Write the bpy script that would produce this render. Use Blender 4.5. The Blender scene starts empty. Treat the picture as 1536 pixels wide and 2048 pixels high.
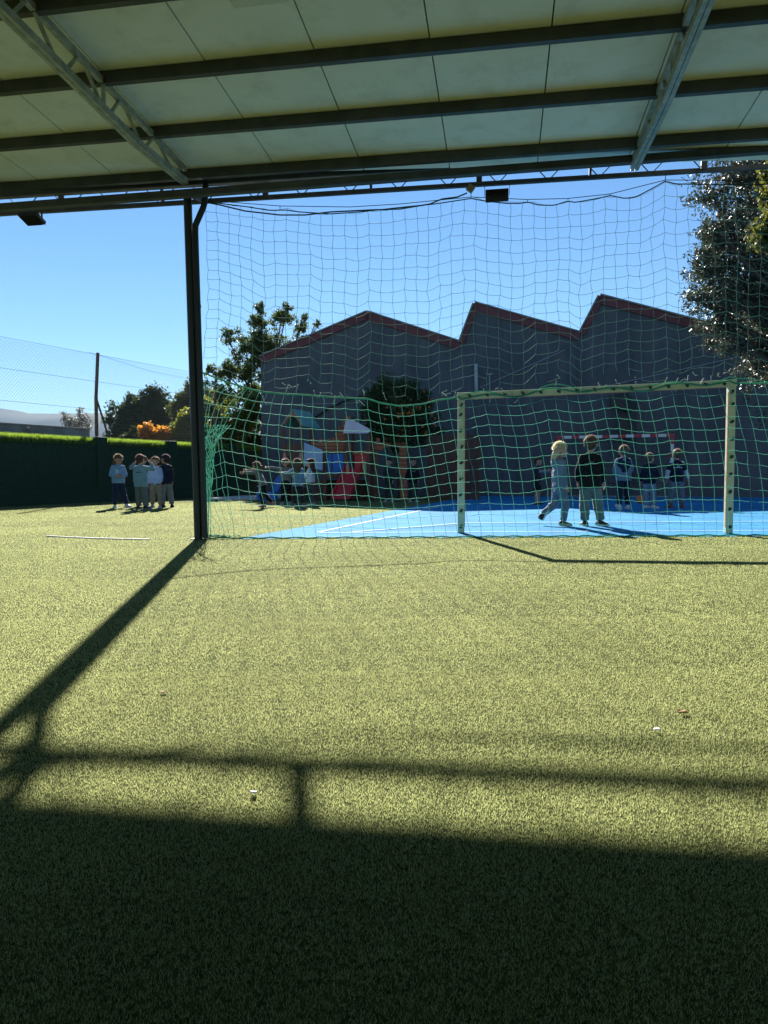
import bpy, bmesh, math, random
import numpy as np
from mathutils import Vector, Matrix, Euler
from mathutils.bvhtree import BVHTree

random.seed(7)
rng = np.random.default_rng(7)
R = math.radians
scene = bpy.context.scene
C = scene.collection

# ------------------------------------------------------------------ camera
CAM_H = 0.75
FPX = 1400.0
PITCH = math.atan(78 / FPX)
ROLL = -0.005
cam_data = bpy.data.cameras.new('camera')
cam_data.sensor_fit = 'VERTICAL'
cam_data.sensor_height = 24.0
cam_data.lens = 24.0 * FPX / 2048
cam_data.clip_start = 0.05
cam_data.clip_end = 6000
cam = bpy.data.objects.new('camera', cam_data)
CAM_M = Matrix.Translation((0, 0, CAM_H)) @ Matrix.Rotation(math.pi / 2 - PITCH, 4, 'X') @ Matrix.Rotation(ROLL, 4, 'Z')
cam.matrix_world = CAM_M
C.objects.link(cam)
scene.camera = cam

# ------------------------------------------------------------------ light
SUN_EL = R(30.8)
SUN_AZ = R(-9.8)            # from +Y, clockwise positive
sun_vec = Vector((math.sin(SUN_AZ) * math.cos(SUN_EL), math.cos(SUN_AZ) * math.cos(SUN_EL), math.sin(SUN_EL)))
world = bpy.data.worlds.new('World')
scene.world = world
world.use_nodes = True
wn = world.node_tree
wn.nodes.clear()
sky = wn.nodes.new('ShaderNodeTexSky')
sky.sky_type = 'NISHITA'
sky.sun_disc = False
sky.sun_elevation = SUN_EL
sky.sun_rotation = SUN_AZ
sky.altitude = 0
sky.air_density = 1.0
sky.dust_density = 0.0
sky.ozone_density = 4.0
bg = wn.nodes.new('ShaderNodeBackground')
bg.inputs['Strength'].default_value = 0.05
wo = wn.nodes.new('ShaderNodeOutputWorld')
hs = wn.nodes.new('ShaderNodeHueSaturation')
hs.inputs['Saturation'].default_value = 1.1
wn.links.new(sky.outputs[0], hs.inputs['Color'])
wn.links.new(hs.outputs[0], bg.inputs[0])
wn.links.new(bg.outputs[0], wo.inputs[0])
sl = bpy.data.lights.new('sun', 'SUN')
sl.energy = 5.0
sl.angle = R(0.55)
sl.color = (1.0, 0.95, 0.86)
so = bpy.data.objects.new('sun', sl)
so.rotation_euler = (-sun_vec).to_track_quat('-Z', 'Y').to_euler()
so.location = (0, 0, 30)
C.objects.link(so)
scene.view_settings.view_transform = 'Standard'
scene.view_settings.look = 'None'
scene.view_settings.exposure = 1.5
scene.view_settings.gamma = 1.0
scene.view_settings.use_curve_mapping = False
scene.cycles.max_bounces = 10
scene.cycles.diffuse_bounces = 5
scene.cycles.transparent_max_bounces = 8


# ------------------------------------------------------------------ survey helpers (photo sight lines -> metres)
def sight(px, py):
    d = CAM_M.to_3x3() @ Vector(((px - 768) / FPX, (1024 - py) / FPX, -1.0))
    return d


def ground(px, py, z=0.0):
    d = sight(px, py)
    t = (z - CAM_H) / d.z
    return Vector((d.x * t, d.y * t, z))


def at_y(px, py, Y):
    d = sight(px, py)
    t = Y / d.y
    return Vector((d.x * t, Y, CAM_H + d.z * t))


def on_plane(px, py, p0, n):
    d = sight(px, py)
    o = Vector((0, 0, CAM_H))
    t = (Vector(p0) - o).dot(n) / d.dot(n)
    return o + d * t


# ------------------------------------------------------------------ mesh helpers
class MB:
    def __init__(self):
        self.v = []
        self.f = []

    def add(self, vs, fs):
        o = len(self.v)
        self.v.extend([tuple(p) for p in vs])
        self.f.extend([tuple(i + o for i in q) for q in fs])
        return self

    def box(self, c, s, rot=None):
        c = Vector(c)
        hx, hy, hz = s[0] / 2, s[1] / 2, s[2] / 2
        vs = []
        for x in (-hx, hx):
            for y in (-hy, hy):
                for z in (-hz, hz):
                    p = Vector((x, y, z))
                    if rot is not None:
                        p = rot @ p
                    vs.append(c + p)
        return self.add(vs, [(0, 1, 3, 2), (4, 6, 7, 5), (0, 4, 5, 1), (2, 3, 7, 6), (0, 2, 6, 4), (1, 5, 7, 3)])

    def bar(self, a, b, w, h, up=(0, 0, 1)):
        a, b = Vector(a), Vector(b)
        d = (b - a)
        L = d.length
        d.normalize()
        s = d.cross(Vector(up))
        if s.length < 1e-4:
            s = d.cross(Vector((1, 0, 0)))
        s.normalize()
        u = s.cross(d)
        rot = Matrix((s, d, u)).transposed()
        return self.box((a + b) / 2, (w, L, h), rot)

    def tube(self, pts, r, n=8, caps=True):
        pts = [Vector(p) for p in pts]
        rs = r if isinstance(r, (list, tuple)) else [r] * len(pts)
        vs, fs = [], []
        ref = None
        for i, p in enumerate(pts):
            d = (pts[min(i + 1, len(pts) - 1)] - pts[max(i - 1, 0)]).normalized()
            if ref is None:
                ref = d.orthogonal().normalized()
            ref = (ref - d * ref.dot(d))
            ref = ref.normalized() if ref.length > 1e-5 else d.orthogonal().normalized()
            b = d.cross(ref)
            for k in range(n):
                a = 2 * math.pi * k / n
                vs.append(p + (ref * math.cos(a) + b * math.sin(a)) * rs[i])
        for i in range(len(pts) - 1):
            for k in range(n):
                k2 = (k + 1) % n
                fs.append((i * n + k, i * n + k2, (i + 1) * n + k2, (i + 1) * n + k))
        if caps:
            fs.append(tuple(reversed(range(n))))
            fs.append(tuple((len(pts) - 1) * n + k for k in range(n)))
        return self.add(vs, fs)

    def ell(self, c, rad, rot=None, n=12, m=8):
        c = Vector(c)
        if not isinstance(rad, (list, tuple)):
            rad = (rad, rad, rad)
        vs, fs = [], []

        def P(x, y, z):
            p = Vector((x * rad[0], y * rad[1], z * rad[2]))
            return c + (rot @ p if rot is not None else p)
        vs.append(P(0, 0, 1))
        for i in range(1, m):
            th = math.pi * i / m
            for k in range(n):
                a = 2 * math.pi * k / n
                vs.append(P(math.sin(th) * math.cos(a), math.sin(th) * math.sin(a), math.cos(th)))
        vs.append(P(0, 0, -1))
        last = len(vs) - 1
        for k in range(n):
            fs.append((0, 1 + k, 1 + (k + 1) % n))
            fs.append((last, last - n + (k + 1) % n, last - n + k))
        for i in range(m - 2):
            for k in range(n):
                a, b = 1 + i * n + k, 1 + i * n + (k + 1) % n
                fs.append((a, a + n, b + n, b))
        return self.add(vs, fs)

    def fr(self, a, ra, b, rb, n=12):
        return self.tube([a, b], [ra, rb], n)

    def cap(self, a, ra, b, rb, n=12):
        self.tube([a, b], [ra, rb], n)
        self.ell(a, ra, n=n, m=6)
        self.ell(b, rb, n=n, m=6)
        return self

    def prism(self, poly, ext):
        n = len(poly)
        ext = Vector(ext)
        vs = [Vector(p) for p in poly] + [Vector(p) + ext for p in poly]
        fs = [tuple(range(n)), tuple(reversed(range(n, 2 * n)))]
        for i in range(n):
            j = (i + 1) % n
            fs.append((i, i + n, j + n, j))
        return self.add(vs, fs)

    def mesh(self, name):
        me = bpy.data.meshes.new(name)
        me.from_pydata(self.v, [], self.f)
        bm = bmesh.new()
        bm.from_mesh(me)
        bmesh.ops.recalc_face_normals(bm, faces=bm.faces)
        bm.to_mesh(me)
        bm.free()
        return me


def arr_mesh(name, verts, faces, smooth=False):
    verts = np.asarray(verts, np.float32)
    faces = np.asarray(faces, np.int32)
    me = bpy.data.meshes.new(name)
    m, k = faces.shape
    me.vertices.add(len(verts))
    me.vertices.foreach_set('co', verts.ravel())
    me.loops.add(m * k)
    me.loops.foreach_set('vertex_index', faces.ravel())
    me.polygons.add(m)
    me.polygons.foreach_set('loop_start', np.arange(0, m * k, k, dtype=np.int32))
    me.update(calc_edges=True)
    if smooth:
        me.polygons.foreach_set('use_smooth', np.ones(m, bool))
    return me


def prisms(segs, r, n=4):
    """many thin round twines at once: segs (N,2,3)"""
    segs = np.asarray(segs, float)
    N = len(segs)
    r = np.broadcast_to(np.asarray(r, float), (N,))
    d = segs[:, 1] - segs[:, 0]
    d /= np.linalg.norm(d, axis=1, keepdims=True) + 1e-9
    ref = np.where(np.abs(d[:, 2:3]) > .9, np.array([[1., 0, 0]]), np.array([[0, 0, 1.]]))
    s = np.cross(d, ref)
    s /= np.linalg.norm(s, axis=1, keepdims=True)
    u = np.cross(s, d)
    a = np.arange(n) * 2 * np.pi / n
    ring = (s[:, None] * np.cos(a)[None, :, None] + u[:, None] * np.sin(a)[None, :, None]) * r[:, None, None]
    v = np.concatenate([segs[:, 0][:, None] + ring, segs[:, 1][:, None] + ring], axis=1)
    base = (np.arange(N) * 2 * n)[:, None]
    fs = []
    for k in range(n):
        k2 = (k + 1) % n
        fs.append(np.stack([base[:, 0] + k, base[:, 0] + k2, base[:, 0] + n + k2, base[:, 0] + n + k], 1))
    return v.reshape(-1, 3), np.concatenate(fs)


def link(name, me, m=None, parent=None, world=False, smooth=False):
    o = bpy.data.objects.new(name, me)
    C.objects.link(o)
    if m is not None:
        me.materials.append(m)
    if parent is not None:
        o.parent = parent
        if world:
            mw = parent.matrix_basis.copy()
            if parent.parent is not None:
                mw = parent.parent.matrix_basis @ parent.matrix_parent_inverse @ mw
            o.matrix_parent_inverse = mw.inverted()
    if smooth:
        me.polygons.foreach_set('use_smooth', np.ones(len(me.polygons), bool))
    return o


def put(name, mb, m, parent=None, world=False, smooth=False, bevel=0.0):
    o = link(name, mb.mesh(name), m, parent, world, smooth)
    if bevel:
        b = o.modifiers.new('bevel', 'BEVEL')
        b.width = bevel
        b.segments = 2
        b.limit_method = 'ANGLE'
    return o


def tag(o, label, cat, group=None):
    o['label'] = label
    o['category'] = cat
    if group:
        o['group'] = group
    return o


def thing(name, label, cat, loc=(0, 0, 0), rz=0.0, group=None):
    o = bpy.data.objects.new(name, None)
    o.empty_display_size = .2
    C.objects.link(o)
    o.location = loc
    o.rotation_euler = (0, 0, rz)
    return tag(o, label, cat, group)


def kind(o, k):
    o['kind'] = k
    return o


# ------------------------------------------------------------------ materials
def mat(name, c1, c2=None, scale=8.0, rough=.7, bump=0.0, bscale=40.0, metal=0.0, spec=.4, transl=0.0, tcol=None, island=False, detail=4, stretch=None, contrast=(.35, .65), coat=0.0):
    m = bpy.data.materials.new(name)
    m.use_nodes = True
    nt = m.node_tree
    N, L = nt.nodes, nt.links
    p = N['Principled BSDF']
    p.inputs['Roughness'].default_value = rough
    p.inputs['Metallic'].default_value = metal
    p.inputs['Specular IOR Level'].default_value = spec
    p.inputs['Coat Weight'].default_value = coat
    p.inputs['Base Color'].default_value = (*c1, 1)
    tc = N.new('ShaderNodeTexCoord')
    co = tc.outputs['Object']
    if stretch:
        mp = N.new('ShaderNodeMapping')
        mp.inputs['Scale'].default_value = stretch
        L.new(co, mp.inputs[0])
        co = mp.outputs[0]
    col = None
    if c2 is not None:
        mix = N.new('ShaderNodeMix')
        mix.data_type = 'RGBA'
        mix.inputs['A'].default_value = (*c1, 1)
        mix.inputs['B'].default_value = (*c2, 1)
        if island:
            g = N.new('ShaderNodeNewGeometry')
            L.new(g.outputs['Random Per Island'], mix.inputs['Factor'])
        else:
            no = N.new('ShaderNodeTexNoise')
            no.inputs['Scale'].default_value = scale
            no.inputs['Detail'].default_value = detail
            L.new(co, no.inputs['Vector'])
            mr = N.new('ShaderNodeMapRange')
            mr.inputs[1].default_value = contrast[0]
            mr.inputs[2].default_value = contrast[1]
            L.new(no.outputs['Fac'], mr.inputs[0])
            L.new(mr.outputs[0], mix.inputs['Factor'])
        col = mix.outputs['Result']
        L.new(col, p.inputs['Base Color'])
    if bump:
        nb = N.new('ShaderNodeTexNoise')
        nb.inputs['Scale'].default_value = bscale
        nb.inputs['Detail'].default_value = 4
        L.new(co, nb.inputs['Vector'])
        bp = N.new('ShaderNodeBump')
        bp.inputs['Strength'].default_value = bump
        bp.inputs['Distance'].default_value = .02
        L.new(nb.outputs['Fac'], bp.inputs['Height'])
        L.new(bp.outputs[0], p.inputs['Normal'])
    if transl:
        tr = N.new('ShaderNodeBsdfTranslucent')
        if tcol is not None:
            tr.inputs[0].default_value = (*tcol, 1)
        elif col is not None:
            L.new(col, tr.inputs[0])
        else:
            tr.inputs[0].default_value = (*c1, 1)
        ms = N.new('ShaderNodeMixShader')
        ms.inputs[0].default_value = transl
        L.new(p.outputs[0], ms.inputs[1])
        L.new(tr.outputs[0], ms.inputs[2])
        L.new(ms.outputs[0], N['Material Output'].inputs['Surface'])
    return m


M = {}
M['blade'] = mat('turf_fibre', (.050, .078, .026), (.150, .170, .080), island=True, rough=.36, spec=.7, transl=.58, tcol=(.53, .56, .24))
def mottle(m, scale, amount):
    """slow patches of wear over a whole surface"""
    N, L = m.node_tree.nodes, m.node_tree.links
    g = N.new('ShaderNodeNewGeometry')
    n = N.new('ShaderNodeTexNoise')
    n.inputs['Scale'].default_value = scale
    n.inputs['Detail'].default_value = 5
    L.new(g.outputs['Position'], n.inputs['Vector'])
    mr = N.new('ShaderNodeMapRange')
    mr.inputs[1].default_value = .3
    mr.inputs[2].default_value = .7
    mr.inputs[3].default_value = 1 - amount
    mr.inputs[4].default_value = 1 + amount
    L.new(n.outputs['Fac'], mr.inputs[0])
    for inp in [i for nd in N if nd.type in ('BSDF_PRINCIPLED', 'BSDF_TRANSLUCENT') for i in nd.inputs if i.name in ('Base Color', 'Color')]:
        hv = N.new('ShaderNodeHueSaturation')
        L.new(mr.outputs[0], hv.inputs['Value'])
        if inp.is_linked:
            src = inp.links[0].from_socket
            L.new(src, hv.inputs['Color'])
        else:
            hv.inputs['Color'].default_value = inp.default_value
        L.new(hv.outputs[0], inp)


mottle(M['blade'], .9, .16)
M['steel_dark'] = mat('weathered_grey_steel', (.045, .052, .050), (.075, .08, .075), 5, .5, .1, 60, .2, .5)
M['steel_galv'] = mat('galvanised_steel', (.27, .30, .27), (.42, .45, .41), 14, .5, .1, 60, .35, .5)
M['post_green'] = mat('dark_green_paint', (.005, .012, .009), (.008, .018, .014), 6, .45, .05, 50, 0, .5)
M['pipe_dark'] = mat('dark_green_pipe', (.006, .012, .011), (.010, .016, .014), 6, .42, .05, 50, 0, .5)
M['deck'] = mat('roof_deck_sheet', (.08, .085, .08), (.12, .12, .11), 2, .7)
M['black'] = mat('black_plastic', (.012, .012, .013), (.02, .02, .02), 10, .4)
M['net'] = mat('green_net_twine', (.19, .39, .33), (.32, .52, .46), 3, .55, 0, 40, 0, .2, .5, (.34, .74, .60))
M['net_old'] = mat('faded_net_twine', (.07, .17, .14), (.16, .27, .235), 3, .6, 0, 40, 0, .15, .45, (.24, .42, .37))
M['rope'] = mat('green_rope', (.05, .28, .17), (.12, .42, .28), 20, .6, .3, 90, 0, .3, .4, (.2, .5, .35))
M['cord'] = mat('dark_green_cord', (.01, .03, .022), None, rough=.5)
M['goal_face'] = mat('pale_green_goal_paint', (.52, .57, .38), (.60, .63, .46), 6, .5, .15, 30)
M['goal_wear'] = mat('orange_red_goal_paint', (.62, .16, .07), (.70, .30, .16), 9, .5, .1, 30)
M['white'] = mat('white_paint', (.72, .72, .70), (.80, .80, .78), 6, .55, .1, 40)
M['red'] = mat('red_paint', (.50, .03, .05), (.58, .06, .08), 6, .5, .1, 40)
M['rust'] = mat('rusty_steel', (.17, .075, .045), (.27, .14, .09), 12, .8, .3, 60)
M['wire'] = mat('galvanised_wire', (.10, .115, .125), None, rough=.55, metal=.3)
M['concrete'] = mat('grey_concrete', (.22, .21, .20), (.34, .33, .31), 3, .9, .4, 30)
M['path'] = mat('pale_concrete_slab', (.52, .47, .42), (.64, .60, .55), 4, .9, .2, 40)
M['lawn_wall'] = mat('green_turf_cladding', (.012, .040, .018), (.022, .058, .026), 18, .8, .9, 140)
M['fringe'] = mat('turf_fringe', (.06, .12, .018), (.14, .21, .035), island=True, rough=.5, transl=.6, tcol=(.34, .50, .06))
M['hall_trim'] = mat('red_metal_trim', (.125, .022, .026), (.16, .034, .036), 3, .5, .1, 20)
M['hall_roof'] = mat('fibre_cement_roof', (.22, .21, .20), (.30, .28, .27), 2, .9)
M['pvc'] = mat('grey_pvc', (.42, .44, .46), None, rough=.5)
M['bark'] = mat('bark', (.06, .045, .032), (.12, .095, .07), 14, .9, .6, 40)
M['leaf_dark'] = mat('dark_evergreen_leaf', (.026, .050, .016), (.070, .105, .040), island=True, rough=.6, spec=.2, transl=.3, tcol=(.07, .10, .02))
M['leaf_big'] = mat('glossy_leaf', (.030, .042, .024), (.11, .115, .085), island=True, rough=.45, spec=.4, transl=.18, tcol=(.10, .11, .05))
M['leaf_mid'] = mat('mid_green_leaf', (.04, .06, .02), (.11, .135, .045), island=True, rough=.5, spec=.25, transl=.4, tcol=(.15, .19, .04))
M['leaf_yellow'] = mat('yellow_green_leaf', (.07, .10, .02), (.16, .17, .03), island=True, rough=.4, spec=.4, transl=.5, tcol=(.34, .36, .04))
M['leaf_olive'] = mat('olive_leaf', (.035, .055, .014), (.085, .10, .022), island=True, rough=.4, spec=.4, transl=.4, tcol=(.17, .18, .03))
M['leaf_orange'] = mat('orange_leaf', (.30, .12, .02), (.40, .24, .04), island=True, rough=.5, transl=.5, tcol=(.75, .34, .04))
M['leaf_pale'] = mat('pale_leaf', (.16, .17, .14), (.34, .33, .29), island=True, rough=.5, transl=.4)
M['orange'] = mat('orange_fruit', (.42, .13, .015), None, rough=.45)
M['wood_brown'] = mat('brown_stained_wood', (.13, .052, .032), (.20, .085, .05), 5, .7, .3, 40, stretch=(4, 4, .6))
M['wood_orange'] = mat('orange_painted_board', (.36, .115, .050), (.42, .15, .07), 5, .7, .1, 30)
M['wood_dark'] = mat('dark_brown_board', (.075, .038, .026), (.13, .065, .045), 5, .8, .3, 40, stretch=(5, 5, .7))
M['teal_sheet'] = mat('teal_roof_sheet', (.12, .33, .31), (.16, .38, .35), 4, .5)
M['paleblue_sheet'] = mat('pale_blue_panel', (.30, .44, .66), (.35, .48, .68), 4, .5)
M['lilac_sheet'] = mat('lilac_panel', (.62, .54, .68), (.70, .62, .74), 4, .5)
M['blue_sheet'] = mat('blue_panel', (.015, .12, .48), (.02, .15, .55), 4, .5)
M['slide_red'] = mat('red_slide_plastic', (.52, .014, .022), (.56, .022, .03), 3, .4)
M['finial_pink'] = mat('pink_board', (.55, .26, .20), None, rough=.7)
M['finial_green'] = mat('yellow_green_board', (.33, .42, .16), None, rough=.7)
M['toy_blue'] = mat('blue_toy_plastic', (.02, .20, .70), None, rough=.35, transl=.25, tcol=(.02, .28, .8))
M['box_brown'] = mat('brown_junction_box', (.36, .24, .15), (.42, .29, .19), 9, .7)
M['ball'] = mat('orange_ball', (.75, .17, .04), (.80, .24, .07), 8, .5)
M['litter_white'] = mat('white_paper', (.75, .75, .78), None, rough=.7)
M['litter_leaf'] = mat('dry_leaf', (.32, .15, .06), (.45, .22, .10), 30, .7)
M['clear'] = mat('milky_diffuser', (.60, .62, .55), (.66, .68, .60), 4, .35)


def mat_panel():
    m = mat('cream_roof_panel', (.77, .79, .70), (.82, .83, .76), 1.4, .6, .05, 12)
    nt = m.node_tree
    N, L = nt.nodes, nt.links
    p = N['Principled BSDF']
    src = p.inputs['Base Color'].links[0].from_socket
    tc = N.new('ShaderNodeTexCoord')
    n2 = N.new('ShaderNodeTexNoise')
    n2.inputs['Scale'].default_value = 3.2
    n2.inputs['Detail'].default_value = 9
    n2.inputs['Roughness'].default_value = .7
    L.new(tc.outputs['Object'], n2.inputs['Vector'])
    mr = N.new('ShaderNodeMapRange')
    mr.inputs[1].default_value = .50
    mr.inputs[2].default_value = .76
    mr.inputs[4].default_value = .75
    L.new(n2.outputs['Fac'], mr.inputs[0])
    mx = N.new('ShaderNodeMix')
    mx.data_type = 'RGBA'
    L.new(mr.outputs[0], mx.inputs['Factor'])
    L.new(src, mx.inputs['A'])
    mx.inputs['B'].default_value = (.56, .57, .47, 1)
    # brown tide marks that have settled beside every purlin (spaced along y)
    sx = N.new('ShaderNodeSeparateXYZ')
    L.new(tc.outputs['Object'], sx.inputs[0])
    a = N.new('ShaderNodeMath'); a.operation = 'ADD'; a.inputs[1].default_value = .06 + .87 * 40
    L.new(sx.outputs['Y'], a.inputs[0])
    md = N.new('ShaderNodeMath'); md.operation = 'MODULO'; md.inputs[1].default_value = .87
    L.new(a.outputs[0], md.inputs[0])
    mr2 = N.new('ShaderNodeMapRange')
    mr2.inputs[1].default_value = .0
    mr2.inputs[2].default_value = .26
    mr2.inputs[3].default_value = .55
    mr2.inputs[4].default_value = 0
    L.new(md.outputs[0], mr2.inputs[0])
    mul = N.new('ShaderNodeMath'); mul.operation = 'MULTIPLY'
    L.new(mr2.outputs[0], mul.inputs[0])
    n3 = N.new('ShaderNodeTexNoise'); n3.inputs['Scale'].default_value = 2.0
    L.new(tc.outputs['Object'], n3.inputs['Vector'])
    L.new(n3.outputs['Fac'], mul.inputs[1])
    mx2 = N.new('ShaderNodeMix'); mx2.data_type = 'RGBA'
    L.new(mul.outputs[0], mx2.inputs['Factor'])
    L.new(mx.outputs['Result'], mx2.inputs['A'])
    mx2.inputs['B'].default_value = (.50, .43, .26, 1)
    L.new(mx2.outputs['Result'], p.inputs['Base Color'])
    return m


M['panel'] = mat_panel()


def mat_turf():
    m = bpy.data.materials.new('artificial_turf')
    m.use_nodes = True
    N, L = m.node_tree.nodes, m.node_tree.links
    p = N['Principled BSDF']
    p.inputs['Roughness'].default_value = .9
    p.inputs['Specular IOR Level'].default_value = .03
    tc = N.new('ShaderNodeTexCoord')

    def noise(scale, detail=3, rough=.6):
        n = N.new('ShaderNodeTexNoise')
        n.inputs['Scale'].default_value = scale
        n.inputs['Detail'].default_value = detail
        n.inputs['Roughness'].default_value = rough
        L.new(tc.outputs['Object'], n.inputs['Vector'])
        return n.outputs['Fac']
    fine = noise(75, 5, .75)
    mid = noise(9, 4)
    big = noise(.5, 4)
    cr = N.new('ShaderNodeValToRGB')
    e = cr.color_ramp.elements
    e[0].position = .36
    e[0].color = (.030, .042, .014, 1)
    e[1].position = .66
    e[1].color = (.15, .165, .062, 1)
    k = e.new(.5)
    k.color = (.080, .096, .034, 1)
    L.new(fine, cr.inputs[0])
    mx = N.new('ShaderNodeMix')
    mx.data_type = 'RGBA'
    mx.blend_type = 'MULTIPLY'
    mx.inputs['Factor'].default_value = 1
    ad = N.new('ShaderNodeMath')
    ad.operation = 'ADD'
    L.new(mid, ad.inputs[0])
    L.new(big, ad.inputs[1])
    mr = N.new('ShaderNodeMapRange')
    mr.inputs[1].default_value = .7
    mr.inputs[2].default_value = 1.3
    mr.inputs[3].default_value = .80
    mr.inputs[4].default_value = 1.12
    L.new(ad.outputs[0], mr.inputs[0])
    cmb = N.new('ShaderNodeCombineColor')
    for i in range(3):
        L.new(mr.outputs[0], cmb.inputs[i])
    L.new(cr.outputs[0], mx.inputs['A'])
    L.new(cmb.outputs[0], mx.inputs['B'])
    L.new(mx.outputs['Result'], p.inputs['Base Color'])
    bp = N.new('ShaderNodeBump')
    bp.inputs['Strength'].default_value = .5
    bp.inputs['Distance'].default_value = .01
    L.new(fine, bp.inputs['Height'])
    L.new(bp.outputs[0], p.inputs['Normal'])
    return m


M['turf'] = mat_turf()
M['court'] = mat('blue_court_paint', (.014, .190, .41), (.026, .250, .50), 1.3, .9, .35, 120, 0, .15, detail=9)
mottle(M['court'], 1.6, .16)
M['line'] = mat('worn_white_line', (.55, .62, .70), (.30, .48, .72), 22, .8, .1, 60, contrast=(.4, .75))


def mat_hall():
    m = mat('dark_grey_render', (.088, .092, .102), (.118, .122, .132), .8, .85, .3, 14)
    N, L = m.node_tree.nodes, m.node_tree.links
    p = N['Principled BSDF']
    src = p.inputs['Base Color'].links[0].from_socket
    tc = N.new('ShaderNodeTexCoord')
    mp = N.new('ShaderNodeMapping')
    mp.inputs['Scale'].default_value = (2.4, 2.4, .10)
    L.new(tc.outputs['Object'], mp.inputs[0])
    n = N.new('ShaderNodeTexNoise')
    n.inputs['Scale'].default_value = 1.6
    n.inputs['Detail'].default_value = 7
    L.new(mp.outputs[0], n.inputs['Vector'])
    mr = N.new('ShaderNodeMapRange')
    mr.inputs[1].default_value = .42
    mr.inputs[2].default_value = .72
    mr.inputs[4].default_value = .55
    L.new(n.outputs['Fac'], mr.inputs[0])
    mx = N.new('ShaderNodeMix')
    mx.data_type = 'RGBA'
    L.new(mr.outputs[0], mx.inputs['Factor'])
    L.new(src, mx.inputs['A'])
    mx.inputs['B'].default_value = (.058, .060, .066, 1)
    L.new(mx.outputs['Result'], p.inputs['Base Color'])
    return m


M['hall'] = mat_hall()

# ------------------------------------------------------------------ ground
YAW = R(18)                                   # court and hall
g = MB()
g.add([(-4600, -3000, 0), (4600, -3000, 0), (4600, 4600, 0), (-4600, 4600, 0)], [(0, 1, 2, 3)])
M['field'] = mat('far_field', (.06, .08, .03), (.11, .12, .05), .05, .9)
kind(put('ground', g, M['field']), 'structure')
g = MB()
g.add([(-40, -30, .004), (45, -30, .004), (45, 45, .004), (-40, 45, .004)], [(0, 1, 2, 3)])
kind(put('turf', g, M['turf']), 'structure')

ct_dir = Vector((math.sin(R(17.4)), math.cos(R(17.4)), 0))
a0 = ground(474, 1079)
a1 = ground(1536, 1073.5)
near = (a1 - a0)
e1 = a0 + near * 2.2
poly = [a0, e1, e1 + ct_dir * 13, a0 + ct_dir * 15.2]
g = MB()
g.add([(p.x, p.y, .008) for p in poly], [(0, 1, 2, 3)])
kind(put('blue_court', g, M['court']), 'structure')


def strip(p, q, w, z=.012):
    p, q = Vector(p), Vector(q)
    d = (q - p).normalized()
    s = Vector((-d.y, d.x, 0)) * w / 2
    n = max(1, int((q - p).length / .5))
    vs, fs = [], []
    for i in range(n + 1):
        c = p.lerp(q, i / n)
        vs += [(c.x - s.x, c.y - s.y, z), (c.x + s.x, c.y + s.y, z)]
        if i:
            k = 2 * i
            fs.append((k - 2, k, k + 1, k - 1))
    return vs, fs


g = MB()
s0 = ground(636, 1066)
for i, (p, q, w) in enumerate([(s0, s0 + ct_dir * 12, .05), (ground(640, 1067.5), ground(640, 1067.5) + near * 2.0, .035),
                (ground(702, 1066.5), ground(927, 1048), .04), (ground(927, 1048), ground(1536, 1045) * 1.0, .04),
                (ground(1536, 1045), ground(1536, 1045) + (ground(1536, 1045) - ground(927, 1048)), .04)]):
    g.add(*strip(p, q, w, .012 + .003 * i))
kind(put('court_markings', g, M['line']), 'structure')

# pale paved strip at the foot of the far bank
pa, pb = ground(392, 1000), ground(526, 1000.5)
g = MB()
g.prism([(pa.x, pa.y, .0), (pb.x, pb.y, .0), (pb.x + .9, pb.y + 2.4, .0), (pa.x + .9, pa.y + 2.4, .0)], (0, 0, .05))
kind(put('paved_path', g, M['path']), 'structure')

# hills far off
hx = np.linspace(-4500, 2700, 140)
ridge = 312 + 34 * np.sin(hx / 510 + 1.0) + 12 * np.sin(hx / 183) + 5 * np.sin(hx / 69) + rng.normal(0, 2.2, 140)
ridge *= np.clip(1.05 - (hx + 1860) / 4500, .35, 1.0)
vs, fs = [], []
for j, (yy, k) in enumerate([(2280, -.02), (2490, .45), (2715, .8), (2880, 1.0), (3300, .8), (3900, 0)]):
    for i in range(140):
        vs.append((hx[i], yy + 36 * math.sin(i * .7), ridge[i] * k + (rng.normal(0, 3) if 0 < k < 1 else 0)))
for j in range(5):
    for i in range(139):
        k = j * 140 + i
        fs.append((k, k + 1, k + 141, k + 140))
M['hill'] = mat('wooded_hill', (.018, .030, .020), (.04, .05, .032), .01, .95, 1, .07)
kind(link('hills', arr_mesh('hills', vs, fs), M['hill']), 'structure')

# ------------------------------------------------------------------ canopy
CA = R(9.57)
post_base = ground(397, 1080)
EZ = 3.785
SLOPE = .0477


def roof_z(v):
    return 4.075 - SLOPE * v


canopy = thing('canopy_shelter', 'open steel canopy roof with cream panels, dark purlins and lattice trusses overhead', 'canopy', post_base, -CA)
canopy.rotation_euler = (0, .009, -CA)
U0, U1, V0, V1 = -13.95, 18.6, -17.0, .06  # roof stretched out of view, behind and sideways, to darken the turf below
PW = .93


def u_of(px, py, z):
    p = ground(px, py, z)
    d = p - post_base
    return d.x * math.cos(CA) - d.y * math.sin(CA), d.x * math.sin(CA) + d.y * math.cos(CA)


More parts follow.
